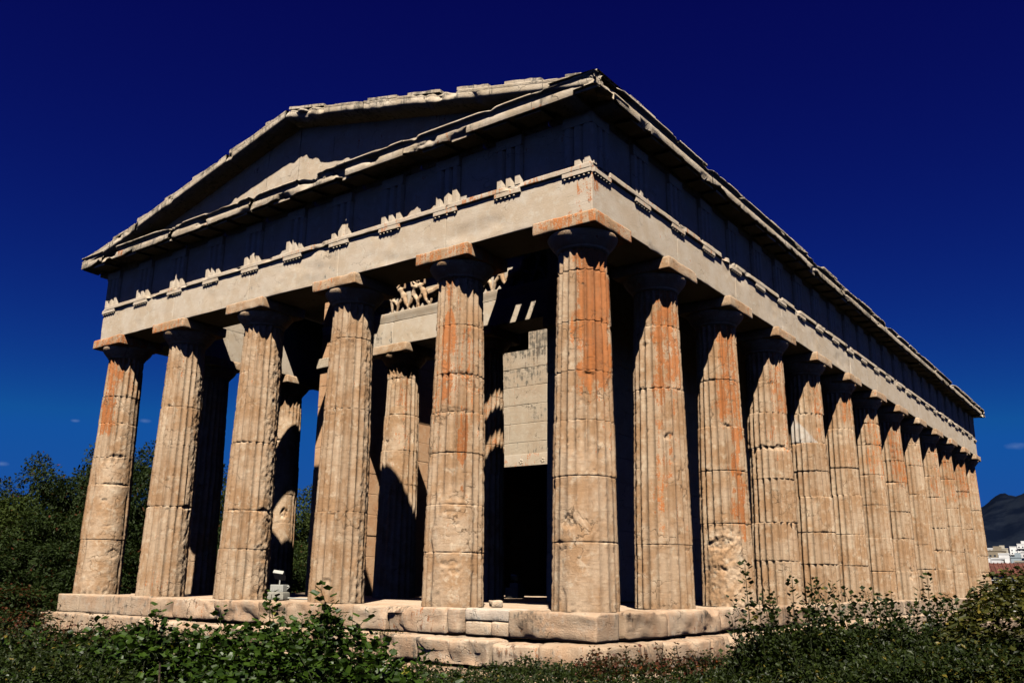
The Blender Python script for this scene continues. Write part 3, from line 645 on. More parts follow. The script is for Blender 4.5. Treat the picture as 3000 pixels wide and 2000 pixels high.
def raking(sign):
    """blocks climbing from the eave to the ridge; sign -1 south half, +1 north half"""
    s = 0.0; Ltot = AP+AR+.42
    while s < Ltot-.02:
        ln = rs.uniform(.85, 1.25)
        if Ltot-(s+ln) < .5: ln = Ltot-s
        ny = int(ln/.04); d = np.linspace(Ltot-s-.002, Ltot-s-ln+.002, ny+1)   # distance from the ridge
        X0 = -.93+rs.normal(0, .006)
        # profile (x, dz) round the block
        prof = np.array([(.0, -.10), (-.48, -.10), (-.50, -.215), (X0+.06, -.20), (X0+.035, -.175), (X0, -.17), (X0, -.12), (X0, -.06), (X0+.012, -.035), (X0-.01, -.01), (X0+.01, .01), (X0+.10, .02), (.1, .03)])
        m = len(prof); V = np.zeros((ny+1, m, 3)); V[:, :, 0] = prof[None, :, 0]; V[:, :, 1] = (AP+sign*d)[:, None]
        V[:, :, 2] = (9.36-SL*d)[:, None]+prof[None, :, 1]
        V = V.reshape(-1, 3); sd = int(rs.randint(1e6)); f = fbm(V*np.array([3, 2.2, 3]), sd, 4); f2 = fbm(V*9, sd+3, 3)
        dz = np.tile(prof[:, 1], ny+1); outm = ss(X0+.14, X0+.02, V[:, 0])
        V[:, 0] += outm*(np.clip(f-.12, 0, 1)*.20+.008*f2)
        V[:, 2] -= (dz > -.04)*outm*np.clip(f-.0, 0, .6)*.11
        V[:, 2] += .006*f2
        i, j = np.meshgrid(np.arange(ny), np.arange(m-1), indexing='ij'); i = i.ravel(); j = j.ravel()
        F = np.stack([i*m+j, (i+1)*m+j, (i+1)*m+j+1, i*m+j+1], 1)
        c = len(V); V = np.concatenate([V, [V[:m].mean(0)], [V[ny*m:(ny+1)*m].mean(0)]]); jj = np.arange(m-1)
        F = np.concatenate([F, np.stack([jj, jj+1, np.full(m-1, c), np.full(m-1, c)], 1), np.stack([ny*m+jj+1, ny*m+jj, np.full(m-1, c+1), np.full(m-1, c+1)], 1)])
        A = attr_noise(V, sd, -.05, .22, .2, .5)
        o = part(G().add(V, F, A), 'raking_cornice_block', M_CRN, True)
        # remains of the roof edge: thin overlapping tile slab standing on the block
        if rs.rand() < (.95 if sign > 0 else .6):
            a, b = Ltot-s-.05, Ltot-s-ln*rs.uniform(.45, .95)
            g = G(); n2 = 8; dd = np.linspace(a, b, n2)
            P = []
            for q, t_ in zip(dd, np.linspace(0, 1, n2)):
                zz = 9.36-SL*q+.014; lift = .075*(1-t_)*(sign > 0)+.055*(sign < 0)+rs.normal(0, .004)
                P += [(X0+.02, zz), (X0+.025, zz+lift), (-.3, zz+lift+.02), (-.3, zz)]
            P = np.array(P).reshape(n2, 4, 2); V = np.zeros((n2, 4, 3)); V[:, :, 0] = P[:, :, 0]; V[:, :, 2] = P[:, :, 1]; V[:, :, 1] = (AP+sign*dd)[:, None]
            V = V.reshape(-1, 3); i, j = np.meshgrid(np.arange(n2-1), np.arange(4), indexing='ij'); i = i.ravel(); j = j.ravel(); j2 = (j+1) % 4
            F = np.concatenate([np.stack([i*4+j, (i+1)*4+j, (i+1)*4+j2, i*4+j2], 1), [[0, 1, 2, 3]], [[(n2-1)*4+3, (n2-1)*4+2, (n2-1)*4+1, (n2-1)*4]]])
            part(G().add(V, F, attr_noise(V, sd, -.1, .35, .1, .3)), 'edge_tile', M_CRN, False)
        s += ln
raking(-1); raking(1)

# ---- tiles left along the south eave
u = -.95
while u < LX+.8:
    ln = rs.uniform(.9, 1.25)
    if rs.rand() < .78:
        hgt = rs.uniform(.02, .05); x0 = u+.01; x1 = u+ln*rs.uniform(.75, .99)
        V, F = block((x0, -.86+rs.normal(0, .01), 7.722), (x1, -.2, 7.735+hgt), .09 if u < 12 else .3, .004, .03, .006, int(rs.randint(1e6)), 4)
        part(G().add(V, F, attr_noise(V, 3, -.1, .3, .1, .4)), 'eave_tile', M_CRN, True)
    u += ln
# ---- roof over the cella
def slab(pts, th):
    P = np.array(pts, float); Q = P-np.array([0, 0, th]); V = np.concatenate([Q, P]); return V, BX_F
g = G(); g.add(*slab([(8.35, -.1, 7.86), (23.2, -.1, 7.86), (23.2, AP, 9.30), (8.35, AP, 9.30)], .2)); g.add(*slab([(8.35, AP, 9.30), (23.2, AP, 9.30), (23.2, LY+.1, 7.86), (8.35, LY+.1, 7.86)], .2))
g.add(*slab([(23.2, -.1, 7.84), (LX+.3, -.1, 7.84), (LX+.3, AP, 9.26), (23.2, AP, 9.26)], .2)); g.add(*slab([(23.2, AP, 9.26), (LX+.3, AP, 9.26), (LX+.3, LY+.1, 7.84), (23.2, LY+.1, 7.84)], .2))
part(g, 'roof', M_CRN)
V = np.array([(8.3, -.1, 7.5), (8.3, LY+.1, 7.5), (8.3, LY+.1, 7.7), (8.3, AP, 9.12), (8.3, -.1, 7.7)]); V = np.concatenate([V, V+np.array([.3, 0, 0])])
F = np.array([[0, 1, 2, 2], [0, 2, 3, 4], [5, 7, 6, 6], [5, 9, 8, 7], [0, 4, 9, 5], [1, 6, 7, 2]]); part(G().add(V, F), 'gable_wall', M_WALL)
# ---- ceilings: beams and slabs that survive over the walks
def ceil(lo, hi, name='ceiling_slab'):
    V, F = block(lo, hi, .5, .005, .02, .004, int(rs.randint(1e6))); part(G().add(V, F, attr_noise(V, 3, .1, .1)), name, M_WALL)
CZ = 7.452; CT = 7.62
ceil((.42, .42, CZ), (3.9, 2.77, CT)); ceil((.42, 2.95, CZ), (2.87, 3.14, CT), 'ceiling_beam'); ceil((.42, 3.35, CZ), (2.6, 4.7, CT), 'ceiling_beam'); ceil((2.604, 3.35, CZ), (2.87, 3.92, CT), 'ceiling_beam'); ceil((2.875, 2.772, CZ), (3.9, 3.92, CT))
ceil((.42, 7.49, CZ), (1.0, 12.2, CT)); ceil((2.875, 7.49, CZ), (3.9, 9.6, CT)); ceil((1.0, 10.1, CZ+.002), (1.45, 12.15, CT)); ceil((3.6, 10.1, CZ+.002), (8.3, 12.15, CT)); ceil((1.454, 10.1, CZ+.002), (3.596, 10.85, CT)); ceil((1.454, 11.9, CZ+.002), (3.596, 12.15, CT)); ceil((1.005, 8.3, CZ), (2.87, 8.55, CT), 'ceiling_beam'); ceil((1.005, 9.2, CZ), (2.87, 9.5, CT), 'ceiling_beam')
ceil((3.905, .42, CZ), (8.3, 3.6, CT)); ceil((4.4, 8.2, CZ), (8.3, 10.09, CT)); ceil((8.305, .1, CZ-.004), (30.3, 2.6, CT)); ceil((8.305, 9.9, CZ-.004), (30.3, 12.4, CT))
# ---- cella
def ashlar(name, lo, hi, ax, holes=(), mat=M_WALL, cell=.4, ch=.51, bl=1.25, z0=0.0, seed=1, ragged=None, detail_r=.012):
    """wall of coursed blocks; ax = long axis (0 or 1); holes: (a0,a1,z0,z1)"""
    rg = np.random.RandomState(seed); g = G(); z = lo[2]; c = 0
    t_ax = 1-ax
    while z < hi[2]-.02:
        h = min(ch if c else .92, hi[2]-z); a = lo[ax]-(bl/2 if c % 2 else 0)
        while a < hi[ax]-.01:
            a0, a1 = max(a, lo[ax]), min(a+bl, hi[ax]); a += bl
            segs = [(a0, a1)]
            for (h0, h1, q0, q1) in holes:
                if z+h*.5 > q0 and z+h*.5 < q1:
                    ns = []
                    for s0, s1 in segs:
                        if s1 <= h0 or s0 >= h1: ns.append((s0, s1))
                        else:
                            if s0 < h0: ns.append((s0, h0))
                            if s1 > h1: ns.append((h1, s1))
                    segs = ns
            for s0, s1 in segs:
                if s1-s0 < .06: continue
                if ragged and ragged(.5*(s0+s1), z+h): continue
                L0 = [0, 0, z+.0015]; H0 = [0, 0, z+h-.0015]; L0[ax] = s0+.0015; H0[ax] = s1-.0015; o = rg.normal(0, .003)
                L0[t_ax] = lo[t_ax]+o; H0[t_ax] = hi[t_ax]+o
                V, F = block(L0, H0, cell, .004, detail_r*2, .003, int(rg.randint(1e6)), 3); A = attr_noise(V, int(rg.randint(1e6)), rg.uniform(-.1, .2), rg.uniform(-.15, .2), .3, .3)
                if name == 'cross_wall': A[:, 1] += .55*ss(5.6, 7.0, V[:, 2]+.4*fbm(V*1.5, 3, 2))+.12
                g.add(V, F, A)
        z += h; c += 1
    return part(g, name, mat, True)
YS0, YS1, YN0, YN1 = 2.60, 3.12, 9.455, 9.98
ashlar('south_cella_wall'.replace('south_', ''), (3.66, YS0, 0), (26.0, YS1, 7.36), 0, seed=3, cell=.5)
ashlar('cella_wall', (3.66, YN0, 0), (26.0, YN1, 7.36), 0, seed=4, cell=.5, mat=M_RED, holes=())
ashlar('cross_wall', (8.3, YS1+.004, 0), (9.0, YN0-.004, 7.34), 1, seed=5, cell=.12, holes=((4.5, 8.25, 0, 3.62),), ragged=lambda y, z: (z > 7.1) or (z > 6.6 and y > 7.45))
ashlar('cross_wall', (22.0, YS1+.004, 0), (22.6, YN0-.004, 7.34), 1, seed=6, cell=.6)
# carved lintel over the doorway
V, F = block((8.262, 4.3, 3.34), (8.30, 8.5, 3.66), .1, .004, .01, .002, 4); o_l = part(G().add(V, F, attr_noise(V, 3, .25, -.1, .5, .1)), 'lintel', M_ENT, True)
for yy in (6.35, 7.05, 7.75, 5.65):
    g = G()
    for k in range(5):
        a = k*2*math.pi/5
        V, F = lathe([(0, .012), (.022, .010), (.032, 0)], 8); V = np.stack([8.262-V[:, 2], yy+.045*math.cos(a)+V[:, 0], 3.46+.045*math.sin(a)+V[:, 1]], 1); g.add(V, F)
    part(g, 'rosette_carving', M_ENT, True, parent=o_l)
for y0 in (4.3, 8.22):
    V, F = block((8.262, y0, 0), (8.30, y0+.28, 3.335), .15, .004, .012, .002, 4); part(G().add(V, F), 'door_jamb', M_ENT, True)
# anta capitals
for y0, y1 in ((YS0, YS1), (YN0, YN1)):
    V, F = block((3.58, y0-.06, 5.45), (4.6, y1+.06, 5.70), .1, .005, .03, .003, 4); part(G().add(V, F), 'anta_capital', M_WALL, True)
# porch entablature
V_ = []
for i, (a, b) in enumerate(((YS0, 5.04), (5.04, 7.53), (7.53, YN1))):
    V, F = block((3.67, a+.002, 5.715), (4.48, b-.002, 6.30), .05, .005, .03, .004, 60+i, 2.5)
    A = attr_noise(V, 70+i, -.05, .22, .3, .8); o = part(G().add(V, F, A), 'porch_architrave_block', M_ENT, True)
V, F = block((3.62, YS0, 6.30), (4.48, YN1, 6.52), .08, .004, .02, .003, 8); V[:, 0] += ss(6.45, 6.35, V[:, 2])*ss(3.8, 3.65, V[:, 0])*.045
part(G().add(V, F, attr_noise(V, 5, .15, .15)), 'porch_moulding', M_ENT, True)
V, F = block((3.84, YS0, 6.522), (4.48, YN1, 7.36), .15, .004, .02, .004, 9); o_fr = part(G().add(V, F, attr_noise(V, 5, .0, .05)), 'porch_frieze', M_ENT, True)
V, F = block((3.66, YS0, 7.362), (4.5, YN1, 7.45), .3, .004, .02, .004, 9); part(G().add(V, F), 'porch_cornice', M_ENT)
# relief figures of the porch frieze: battling men and half-horses
def limb(g, pts, rad, n=10):
    pts = np.array(pts, float); rad = np.array(rad, float)
    t = np.linspace(0, len(pts)-1, (len(pts)-1)*4+1); P = np.stack([np.interp(t, np.arange(len(pts)), pts[:, k]) for k in range(3)], 1); R = np.interp(t, np.arange(len(pts)), rad)
    R = R*1.30; P = np.concatenate([[P[0]-(P[1]-P[0])*.3], P, [P[-1]+(P[-1]-P[-2])*.3]]); R = np.concatenate([[R[0]*.35], R, [R[-1]*.35]])
    V, F = tube(P, R, n); g.add(V, F)
def ball(g, c, r, sc=(1, 1, 1)):
    V, F = lathe([(math.sin(a)*r+1e-4, -math.cos(a)*r) for a in np.linspace(0, math.pi, 9)], 12); g.add(V*np.array(sc)+np.array(c), F)
def join_relief(g, name, label):
    o = part(g, name, M_COL, True, parent=o_fr, loc=None); o['label'] = label
    m = o.modifiers.new('r', 'REMESH'); m.mode = 'VOXEL'; m.voxel_size = .013; m.use_smooth_shade = True
    return o
def man(y, dirn, lean, seed, prone=False):
    g = G(); X = 3.80; r = np.random.RandomState(seed)
    hip = np.array([X, y, 6.90]); ch = hip+np.array([-.02, lean*.16, .19]); nk = ch+np.array([0, lean*.05, .07]); hd = nk+np.array([-.01, lean*.03+.01, .07])
    limb(g, [hip+[0, 0, -.03], hip+[0, 0, .05], (hip+ch)/2+[0, 0, .02], ch, nk], [.060, .062, .055, .075, .030]); ball(g, hd, .045, (1, 1, 1.2))
    k1 = hip+np.array([-.03, dirn*.13, -.14]); f1 = k1+np.array([.01, dirn*.05, -.20]); limb(g, [hip+[0, dirn*.03, -.03], k1, f1, f1+[-.01, dirn*.06, -.01]], [.048, .034, .020, .018])
    k2 = hip+np.array([-.01, -dirn*.09, -.17]); f2 = k2+np.array([.01, -dirn*.12, -.16]); limb(g, [hip+[0, -dirn*.03, -.03], k2, f2, f2+[-.01, dirn*.05, -.015]], [.048, .034, .020, .018])
    e1 = ch+np.array([-.03, dirn*.15, r.uniform(-.02, .08)]); h1 = e1+np.array([-.01, dirn*.10, r.uniform(-.05, .10)]); limb(g, [ch+[0, dirn*.06, .03], e1, h1], [.032, .024, .016])
    e2 = ch+np.array([-.02, -dirn*.13, .03]); h2 = e2+np.array([-.02, -dirn*.02, .14]); limb(g, [ch+[0, -dirn*.06, .03], e2, h2], [.032, .024, .016])
    return g
def centaur(y, d, seed):
    g = G(); X = 3.80
    rump = np.array([X, y-d*.20, 6.86]); sh = np.array([X-.01, y+d*.12, 6.93])
    limb(g, [rump+[0, -d*.05, -.03], rump, (rump+sh)/2+[0, 0, -.01], sh], [.06, .095, .08, .085])
    ch = sh+np.array([-.02, d*.05, .18]); limb(g, [sh, ch, ch+[0, d*.01, .07]], [.07, .075, .030]); ball(g, ch+[-.01, d*.02, .13], .046, (1, 1, 1.2))
    for (b, kx, kz, fx, fz) in ((rump, -.07, -.16, .02, -.30), (rump, .05, -.15, .0, -.31), (sh, .12, -.10, .20, -.22), (sh, .02, -.17, .03, -.36)):
        limb(g, [b+[0, 0, -.04], b+[-.01, d*kx, kz], b+[0, d*fx, fz]], [.05, .030, .018])
    limb(g, [rump+[0, -d*.09, 0], rump+[0, -d*.16, -.08], rump+[0, -d*.15, -.2]], [.022, .024, .008])
    limb(g, [ch+[0, d*.05, .02], ch+[-.03, d*.15, .04], ch+[-.02, d*.22, .13]], [.032, .024, .016]); limb(g, [ch+[0, -d*.05, .02], ch+[-.03, -d*.10, -.08], ch+[-.04, d*.02, -.10]], [.032, .024, .016])
    return g
for i, (kind, y, d) in enumerate((('c', 2.95, 1), ('m', 3.42, -1), ('c', 3.95, -1), ('m', 4.45, 1), ('m', 4.85, -1), ('c', 5.35, 1), ('m', 5.85, 1), ('c', 6.30, -1), ('m', 6.72, 1), ('m', 7.02, -1), ('m', 7.35, 1), ('c', 7.85, -1), ('m', 8.4, 1), ('m', 8.8, -1), ('c', 9.3, 1))):
    if kind == 'm': join_relief(man(y, d, d*.5, i), 'relief_figure', 'battered relief of a nude fighting man')
    else: join_relief(centaur(y, d, i), 'relief_figure', 'battered relief of a rearing half-man half-horse')
exec_rest = True

# ================================================================== SMALL THINGS ON THE PLATFORM
M_WHITE = plain('white_enamel', (.22, .22, .20), .6, .05, 5)
M_CONC = plain('concrete', (.20, .19, .16), .9, .15, 20, bump=.3)
M_GLASS = plain('lamp_glass', (.05, .05, .055), .1, .0, 5)
def wp(x, y, z):
    """point on the plane z of the world seen at photo pixel (x, y) in 3000x2000"""
    d = FW+R2*(x-1500)/2604.7-U2*(y-1000)/2604.7; t = (z-CAM[2])/d[2]; return CAM+d*t
def floodlight(x, y, z, rz, label, sc=1.0):
    r = empty('floodlight', (x, y, z), label, 'floodlight'); r.rotation_euler = (0, 0, rz); r.scale = (sc,)*3
    V, F = block((-.09, -.14, 0), (.09, .14, .13), .1, .004, .012, .0, 3); mesh_obj('ballast_box', V, F, M_WHITE, r, False)
    g = G()
    for k in range(5): g.add(*bx((-.094, -.12+k*.05, .03), (-.088, -.095+k*.05, .10)))
    V, F, A = g.get(); mesh_obj('cooling_rib', V, F, M_WHITE, r, False)
    V, F = tube([(0, 0, .12), (0, 0, .20), (.02, .02, .26)], .012); mesh_obj('bracket', V, F, M_WHITE, r)
    V, F = block((-.11, -.10, -.035), (.11, .10, .035), .1, .004, .014, .0, 3); h = mesh_obj('lamp_head', V, F, M_WHITE, r, False); h.location = (.02, .03, .30); h.rotation_euler = (.15, .60, .3)
    V, F = bx((-.098, -.088, .0362), (.098, .088, .040)); mesh_obj('glass', V, F, M_GLASS, h, False)
    V, F = tube([(.05, -.13, .04), (.05, -.19, .08), (.05, -.17, .11), (.05, -.13, .09)], .014); mesh_obj('cable_gland', V, F, M_WHITE, r)
    return r
pf = (.33, 6.9)
V, F = block((-.12, -.17, 0), (.12, .17, .14), .1, .006, .02, .002, 5); cb = mesh_obj('concrete_block', V, F, M_CONC, None, True, loc=(pf[0], pf[1], -.004)); cb.rotation_euler = (0, 0, .3)
tag(cb, 'pale concrete block carrying the white floodlight between two facade columns', 'block')
floodlight(pf[0], pf[1], .138, .3, 'white floodlight with tilted head on a concrete block between the facade columns')
V, F = tube([(pf[0]+.1, pf[1]-.15, .03), (pf[0]+.2, pf[1]-.45, .02), (pf[0]+.45, pf[1]-.8, .015)], .016); tag(mesh_obj('conduit', V, F, M_WHITE), 'thin white conduit running along the floor from the floodlight', 'conduit')
pf2 = wp(1508, 1741, 0.0); k_ = 6.5/np.linalg.norm(pf2[:2]-CAM[:2])
p2 = (7.15, 6.40)
V, F = block((-.14, -.19, 0), (.14, .19, .24), .1, .006, .02, .002, 6); cb = mesh_obj('concrete_block', V, F, M_CONC, None, True, loc=(p2[0], p2[1], -.008))
tag(cb, 'small pale concrete block standing in the dark porch before the doorway', 'block')
floodlight(p2[0], p2[1], .234, .2, 'small floodlight half hidden in the dark porch before the doorway', .8)
pr_ = wp(1453, 1776, 0.0); V, F = block((-.13, -.09, 0), (.13, .09, .10), .03, .02, .06, .02, 9, 5); rk = mesh_obj('loose_stone', V, F, M_STEP, None, True, loc=(pr_[0], pr_[1], -.008)); rk.rotation_euler = (0, 0, .9)
tag(rk, 'loose pale rock lying on the platform edge right of the drum-stacked column', 'rock')

# ================================================================== GROUND, HILLS
def ground_h(x, y):
    r = np.hypot(x-10, y-5); z = -1.16-17*ss(45, 130, r)+32*ss(260, 1500, r)+30*ss(1200, 3500, r)
    return z+.05*vn(np.stack([x*.3, y*.3, x*0], -1), 3)*(r > 22)
rad = np.concatenate([[0], np.geomspace(3, 14000, 110)]); th = np.linspace(0, 2*np.pi, 145)[:-1]
Rr, Tt = np.meshgrid(rad, th, indexing='ij'); X = 10+Rr*np.cos(Tt); Y = 5+Rr*np.sin(Tt); Z = ground_h(X, Y)
V = np.stack([X, Y, Z], -1).reshape(-1, 3); i, j = np.meshgrid(np.arange(len(rad)-1), np.arange(144), indexing='ij'); i = i.ravel(); j = j.ravel(); j2 = (j+1) % 144
gm_, t, b = new_mat('dry_earth'); pos = N(t, 'ShaderNodeNewGeometry').outputs['Position']
c = mix(t, ramp(t, noise(t, pos, .6, 6), .4, .6), (.020, .022, .010), (.034, .030, .016)); c = mix(t, ramp(t, noise(t, pos, 9, 5), .5, .65), c, (.05, .042, .028)); t.links.new(c, b.inputs['Base Color']); b.inputs['Roughness'].default_value = .95; b.inputs['Specular IOR Level'].default_value = .05
q = N(t, 'ShaderNodeBump'); q.inputs['Strength'].default_value = .5; q.inputs['Distance'].default_value = .05; t.links.new(noise(t, pos, 14, 6), q.inputs['Height']); t.links.new(q.outputs[0], b.inputs['Normal'])
tag(mesh_obj('ground', V, np.stack([i*144+j, (i+1)*144+j, (i+1)*144+j2, i*144+j2], 1), gm_), kind='structure')
# mountain on the right
def polar(az, d): a = math.radians(az); return CAM[0]+d*math.cos(a), CAM[1]+d*math.sin(a)
nA, nD = 160, 40; az = np.linspace(-14, 26, nA); dd = np.linspace(0, 1, nD); Aq, Dq = np.meshgrid(az, dd, indexing='ij')
ridge = 8500*.84*np.tan(np.radians(np.interp(az, [-14, -2, 2, 5, 7.2, 8.6, 10, 14, 20, 26], [4.8, 6.4, 6.8, 6.4, 5.75, 5.15, 4.6, 3.6, 2.6, 1.8])))
prf = np.sin(np.pi*.5*np.clip(Dq*1.6, 0, 1))**1.3*(1-.3*ss(.62, 1, Dq))
nz_ = fbm(np.stack([Aq*.9, Dq*8, Aq*0], -1), 7, 5)
Z = ridge[:, None]*prf*(1+.0*nz_)+nz_*60*ss(0, .4, Dq)*ss(.66, .5, Dq)+fbm(np.stack([Aq*2.3, Dq*0, Aq*0], -1), 5, 4)*26*ss(.3, .6, Dq)
DD = 5200+Dq*5200; X = CAM[0]+DD*np.cos(np.radians(Aq)); Y = CAM[1]+DD*np.sin(np.radians(Aq))
V = np.stack([X, Y, Z], -1).reshape(-1, 3); i, j = np.meshgrid(np.arange(nA-1), np.arange(nD-1), indexing='ij'); i = i.ravel(); j = j.ravel()
mm, t, b = new_mat('mountain_scrub'); pos = N(t, 'ShaderNodeNewGeometry').outputs['Position']
c = mix(t, ramp(t, noise(t, pos, .004, 7, .65), .40, .62), (.0018, .0032, .0080), (.0050, .0072, .0130)); t.links.new(c, b.inputs['Base Color']); b.inputs['Roughness'].default_value = 1; b.inputs['Specular IOR Level'].default_value = 0
tag(mesh_obj('mountain', V, np.stack([i*nD+j, i*nD+j+1, (i+1)*nD+j+1, (i+1)*nD+j], 1), mm), kind='structure')

# ================================================================== CITY AND STOA (far right)
M_WIN = plain('dark_window', (.03, .035, .045), .3, .1, 1)
tones = [('white', (.40, .40, .40)), ('cream', (.24, .22, .18)), ('grey', (.13, .13, .13)), ('sand', (.18, .15, .11)), ('pale blue-grey', (.20, .24, .27))]
M_T = [plain('render_'+n.replace(' ', '_').replace('-', '_'), c, .8, .06, .3) for n, c in tones]
def building(az, d, w, h, dep, tone, label, base=None, floors=None, pent=False):
    x, y = polar(az, d); zb = float(ground_h(np.array(x), np.array(y)))-2 if base is None else base
    r = empty('apartment_building', (x, y, zb), label, 'building', 'city blocks beyond the temple'); r.rotation_euler = (0, 0, math.radians(az)+random.uniform(-.3, .3))
    V, F = bx((0, -w/2, 0), (dep, w/2, h)); mesh_obj('wall', V, F, M_T[tone], r, False)
    V, F = bx((-.25, -w/2-.25, h+.01), (dep, w/2+.25, h+.9)); mesh_obj('parapet', V, F, M_T[tone], r, False)
    if pent: V, F = bx((dep*.3, -w*.25, h+.92), (dep*.8, w*.2, h+4)); mesh_obj('penthouse', V, F, M_T[tone], r, False)
    nf = int(h/3.3); nw = max(2, int(w/3.2))
    for fl in range(1, nf):
        g = G(); zz = fl*3.3+.8
        for k in range(nw):
            yy = -w/2+(k+.5)*w/nw; g.add(*bx((-.06, yy-.75, zz), (-.01, yy+.75, zz+1.5)))
        V, F, A = g.get(); o = mesh_obj('window_row', V, F, M_WIN, r, False)
        if tone != 2 and fl % 2:
            V, F = bx((-1.3, -w/2+.3, zz-.95), (-.011, w/2-.3, zz-.75)); mesh_obj('balcony', V, F, M_T[0], r, False)
    return r
rows = []
rb = random.Random(4)
for row, (d0, t0, az0, n_) in enumerate(((560, 1.25, 8.75, 7), (820, 1.75, 8.9, 7), (1150, 2.2, 8.95, 7))):
    for k in range(n_):
        rows.append((az0-k*.52-rb.uniform(0, .12), d0+rb.uniform(-40, 60), (6, 9, 13)[row]*rb.uniform(.6, 1.0), t0+rb.uniform(-.22, .22), rb.choice([0, 0, 1, 2, 3, 4])))
where = ['front row of the city', 'middle row of the city', 'top row of the city']
pos_w = ['nearest the temple', 'second from the temple', 'third from the temple', 'fourth from the temple', 'fifth from the temple', 'sixth from the temple', 'seventh from the temple']
for idx, (azb, d, w, top, tn) in enumerate(rows):
    row = idx//7; rk = sorted([r_[0] for r_ in rows[row*7:row*7+7]], reverse=True).index(azb)
    x, y = polar(azb, d); zb = float(ground_h(np.array(x), np.array(y)))-2; h = CAM[2]+d*math.tan(math.radians(top))-zb
    building(azb, d, w*1.15, h, 14, tn, '%s flat-roofed block in the %s, %s' % (tones[tn][0], where[row], pos_w[rk]), pent=idx % 2 == 0)
# low stoa with a tiled roof
M_TILE = plain('clay_tile', (.060, .022, .016), .9, .25, .7); M_SHW = plain('stoa_marble', (.42, .42, .40), .7, .05, 1)
x, y = polar(6.5, 205); st = empty('stoa', (x, y, -9), 'long low colonnade hall with a red-brown tiled roof beyond the temple\'s far end', 'hall'); st.rotation_euler = (0, 0, math.radians(12))
ze = 9+.4+205*math.tan(math.radians(.68)); zr = 9+.4+205*math.tan(math.radians(1.30))
V = np.array([(-.8, -40, ze), (-.8, 40, ze), (7, 40, zr), (7, -40, zr), (15, -40, ze), (15, 40, ze), (-.8, -40, ze-.4), (-.8, 40, ze-.4), (15, -40, ze-.4), (15, 40, ze-.4)])
rfm = mesh_obj('roof', V, np.array([[0, 1, 2, 3], [3, 2, 5, 4], [6, 7, 1, 0], [9, 8, 4, 5], [6, 8, 9, 7], [0, 3, 4, 4], [1, 5, 2, 2]]), M_TILE, st, False)
g = G()
for k in range(110): g.add(*slab([(-.82, -39.8+k*.73, ze+.14), (-.82, -39.6+k*.73, ze+.14), (7, -39.6+k*.73, zr+.14), (7, -39.8+k*.73, zr+.14)], .2))
V, F, A = g.get(); mesh_obj('cover_tiles', V, F, M_TILE, rfm, False)
V, F = bx((-.3, -39.5, ze-1.25), (14, 39.5, ze-.41)); mesh_obj('entablature', V, F, M_SHW, st, False)
V, F = bx((6, -39.5, 0), (14, 39.5, ze-1.27)); mesh_obj('wall', V, F, M_WIN, st, False)
for k in range(28):
    V, F = lathe([(.36, ze-5.2), (.30, ze-1.5), (.45, ze-1.26)], 10); mesh_obj('column', V, F, M_SHW, st).location = (0, -38+k*2.8, 0)
V, F = bx((-.5, -39.5, 0), (6, 39.5, ze-5.22)); mesh_obj('base', V, F, M_SHW, st, False)

# ================================================================== VEGETATION
def leaves(P, D, size, rng, aspect=.42, fold=.25, droop=.3, dry=.04, up=.5, mixr=(0, 1), fine=True):
    """one folded, pointed leaf at each point P growing along D (fine: curved spine with two rows of side points)"""
    n = len(P); D = D/np.linalg.norm(D, axis=1, keepdims=True)
    rv = rng.normal(0, 1, (n, 3)); side = np.cross(D, np.array([0, 0, 1.0])+rv*.55); side /= np.linalg.norm(side, axis=1, keepdims=True)+1e-9
    nrm = np.cross(side, D); L = size*rng.uniform(.6, 1.25, n)[:, None]; Wd = L*aspect*.5; dn = np.array([0, 0, 1.0])
    tip = P+D*L-dn*L*droop*.6
    if fine:
        m1 = P+D*L*.30-dn*L*droop*.05; m2 = P+D*L*.66-dn*L*droop*.24; u = nrm*Wd*fold
        V = np.stack([P, m1, m2, tip, m1+side*Wd+u, m2+side*Wd*.78+u, m1-side*Wd+u, m2-side*Wd*.78+u], 1).reshape(-1, 3); k = 8; i = np.arange(n)*8
        F = np.concatenate([np.stack([i, i+1, i+4, i+4], 1), np.stack([i+1, i+2, i+5, i+4], 1), np.stack([i+2, i+3, i+5, i+5], 1), np.stack([i, i+6, i+1, i+1], 1), np.stack([i+1, i+6, i+7, i+2], 1), np.stack([i+2, i+7, i+3, i+3], 1)])
    else:
        mid = P+D*L*.45-dn*L*droop*.10; u = nrm*Wd*fold
        V = np.stack([P, mid+side*Wd+u, tip, mid-side*Wd+u, mid], 1).reshape(-1, 3); k = 5; i = np.arange(n)*5
        F = np.concatenate([np.stack([i, i+4, i+2, i+1], 1), np.stack([i, i+3, i+2, i+4], 1)])
    A = np.zeros((n, k, 3)); A[:, :, 0] = rng.uniform(mixr[0], mixr[1], n)[:, None]; A[:, :, 1] = (rng.rand(n) < dry)[:, None]*rng.uniform(.5, 1, n)[:, None]
    return V, F, A.reshape(-1, 3)
ML_PRIV = leafmat('privet_leaf', (.004, .008, .001), (.016, .024, .003), (.09, .07, .010), .5, .15)
ML_LAUR = leafmat('broad_leaf', (.007, .017, .0015), (.022, .043, .003), (.16, .15, .02), .45, .2)
ML_RED = leafmat('red_leaf', (.050, .012, .006), (.020, .018, .006), (.12, .035, .010), .5, .15)
ML_OLV = leafmat('drooping_leaf', (.012, .016, .002), (.040, .038, .005), (.10, .075, .012), .5, .2)
ML_TREE = leafmat('tree_leaf', (.005, .010, .002), (.017, .027, .005), (.06, .014, .006), .6, .1)
ML_TREE2 = leafmat('pale_tree_leaf', (.014, .024, .004), (.036, .048, .009), (.07, .03, .008), .6, .1)
def loc2w(d, s): return CAM[0]+d*math.cos(YAW)+s*RT[0], CAM[1]+d*math.sin(YAW)+s*RT[1]
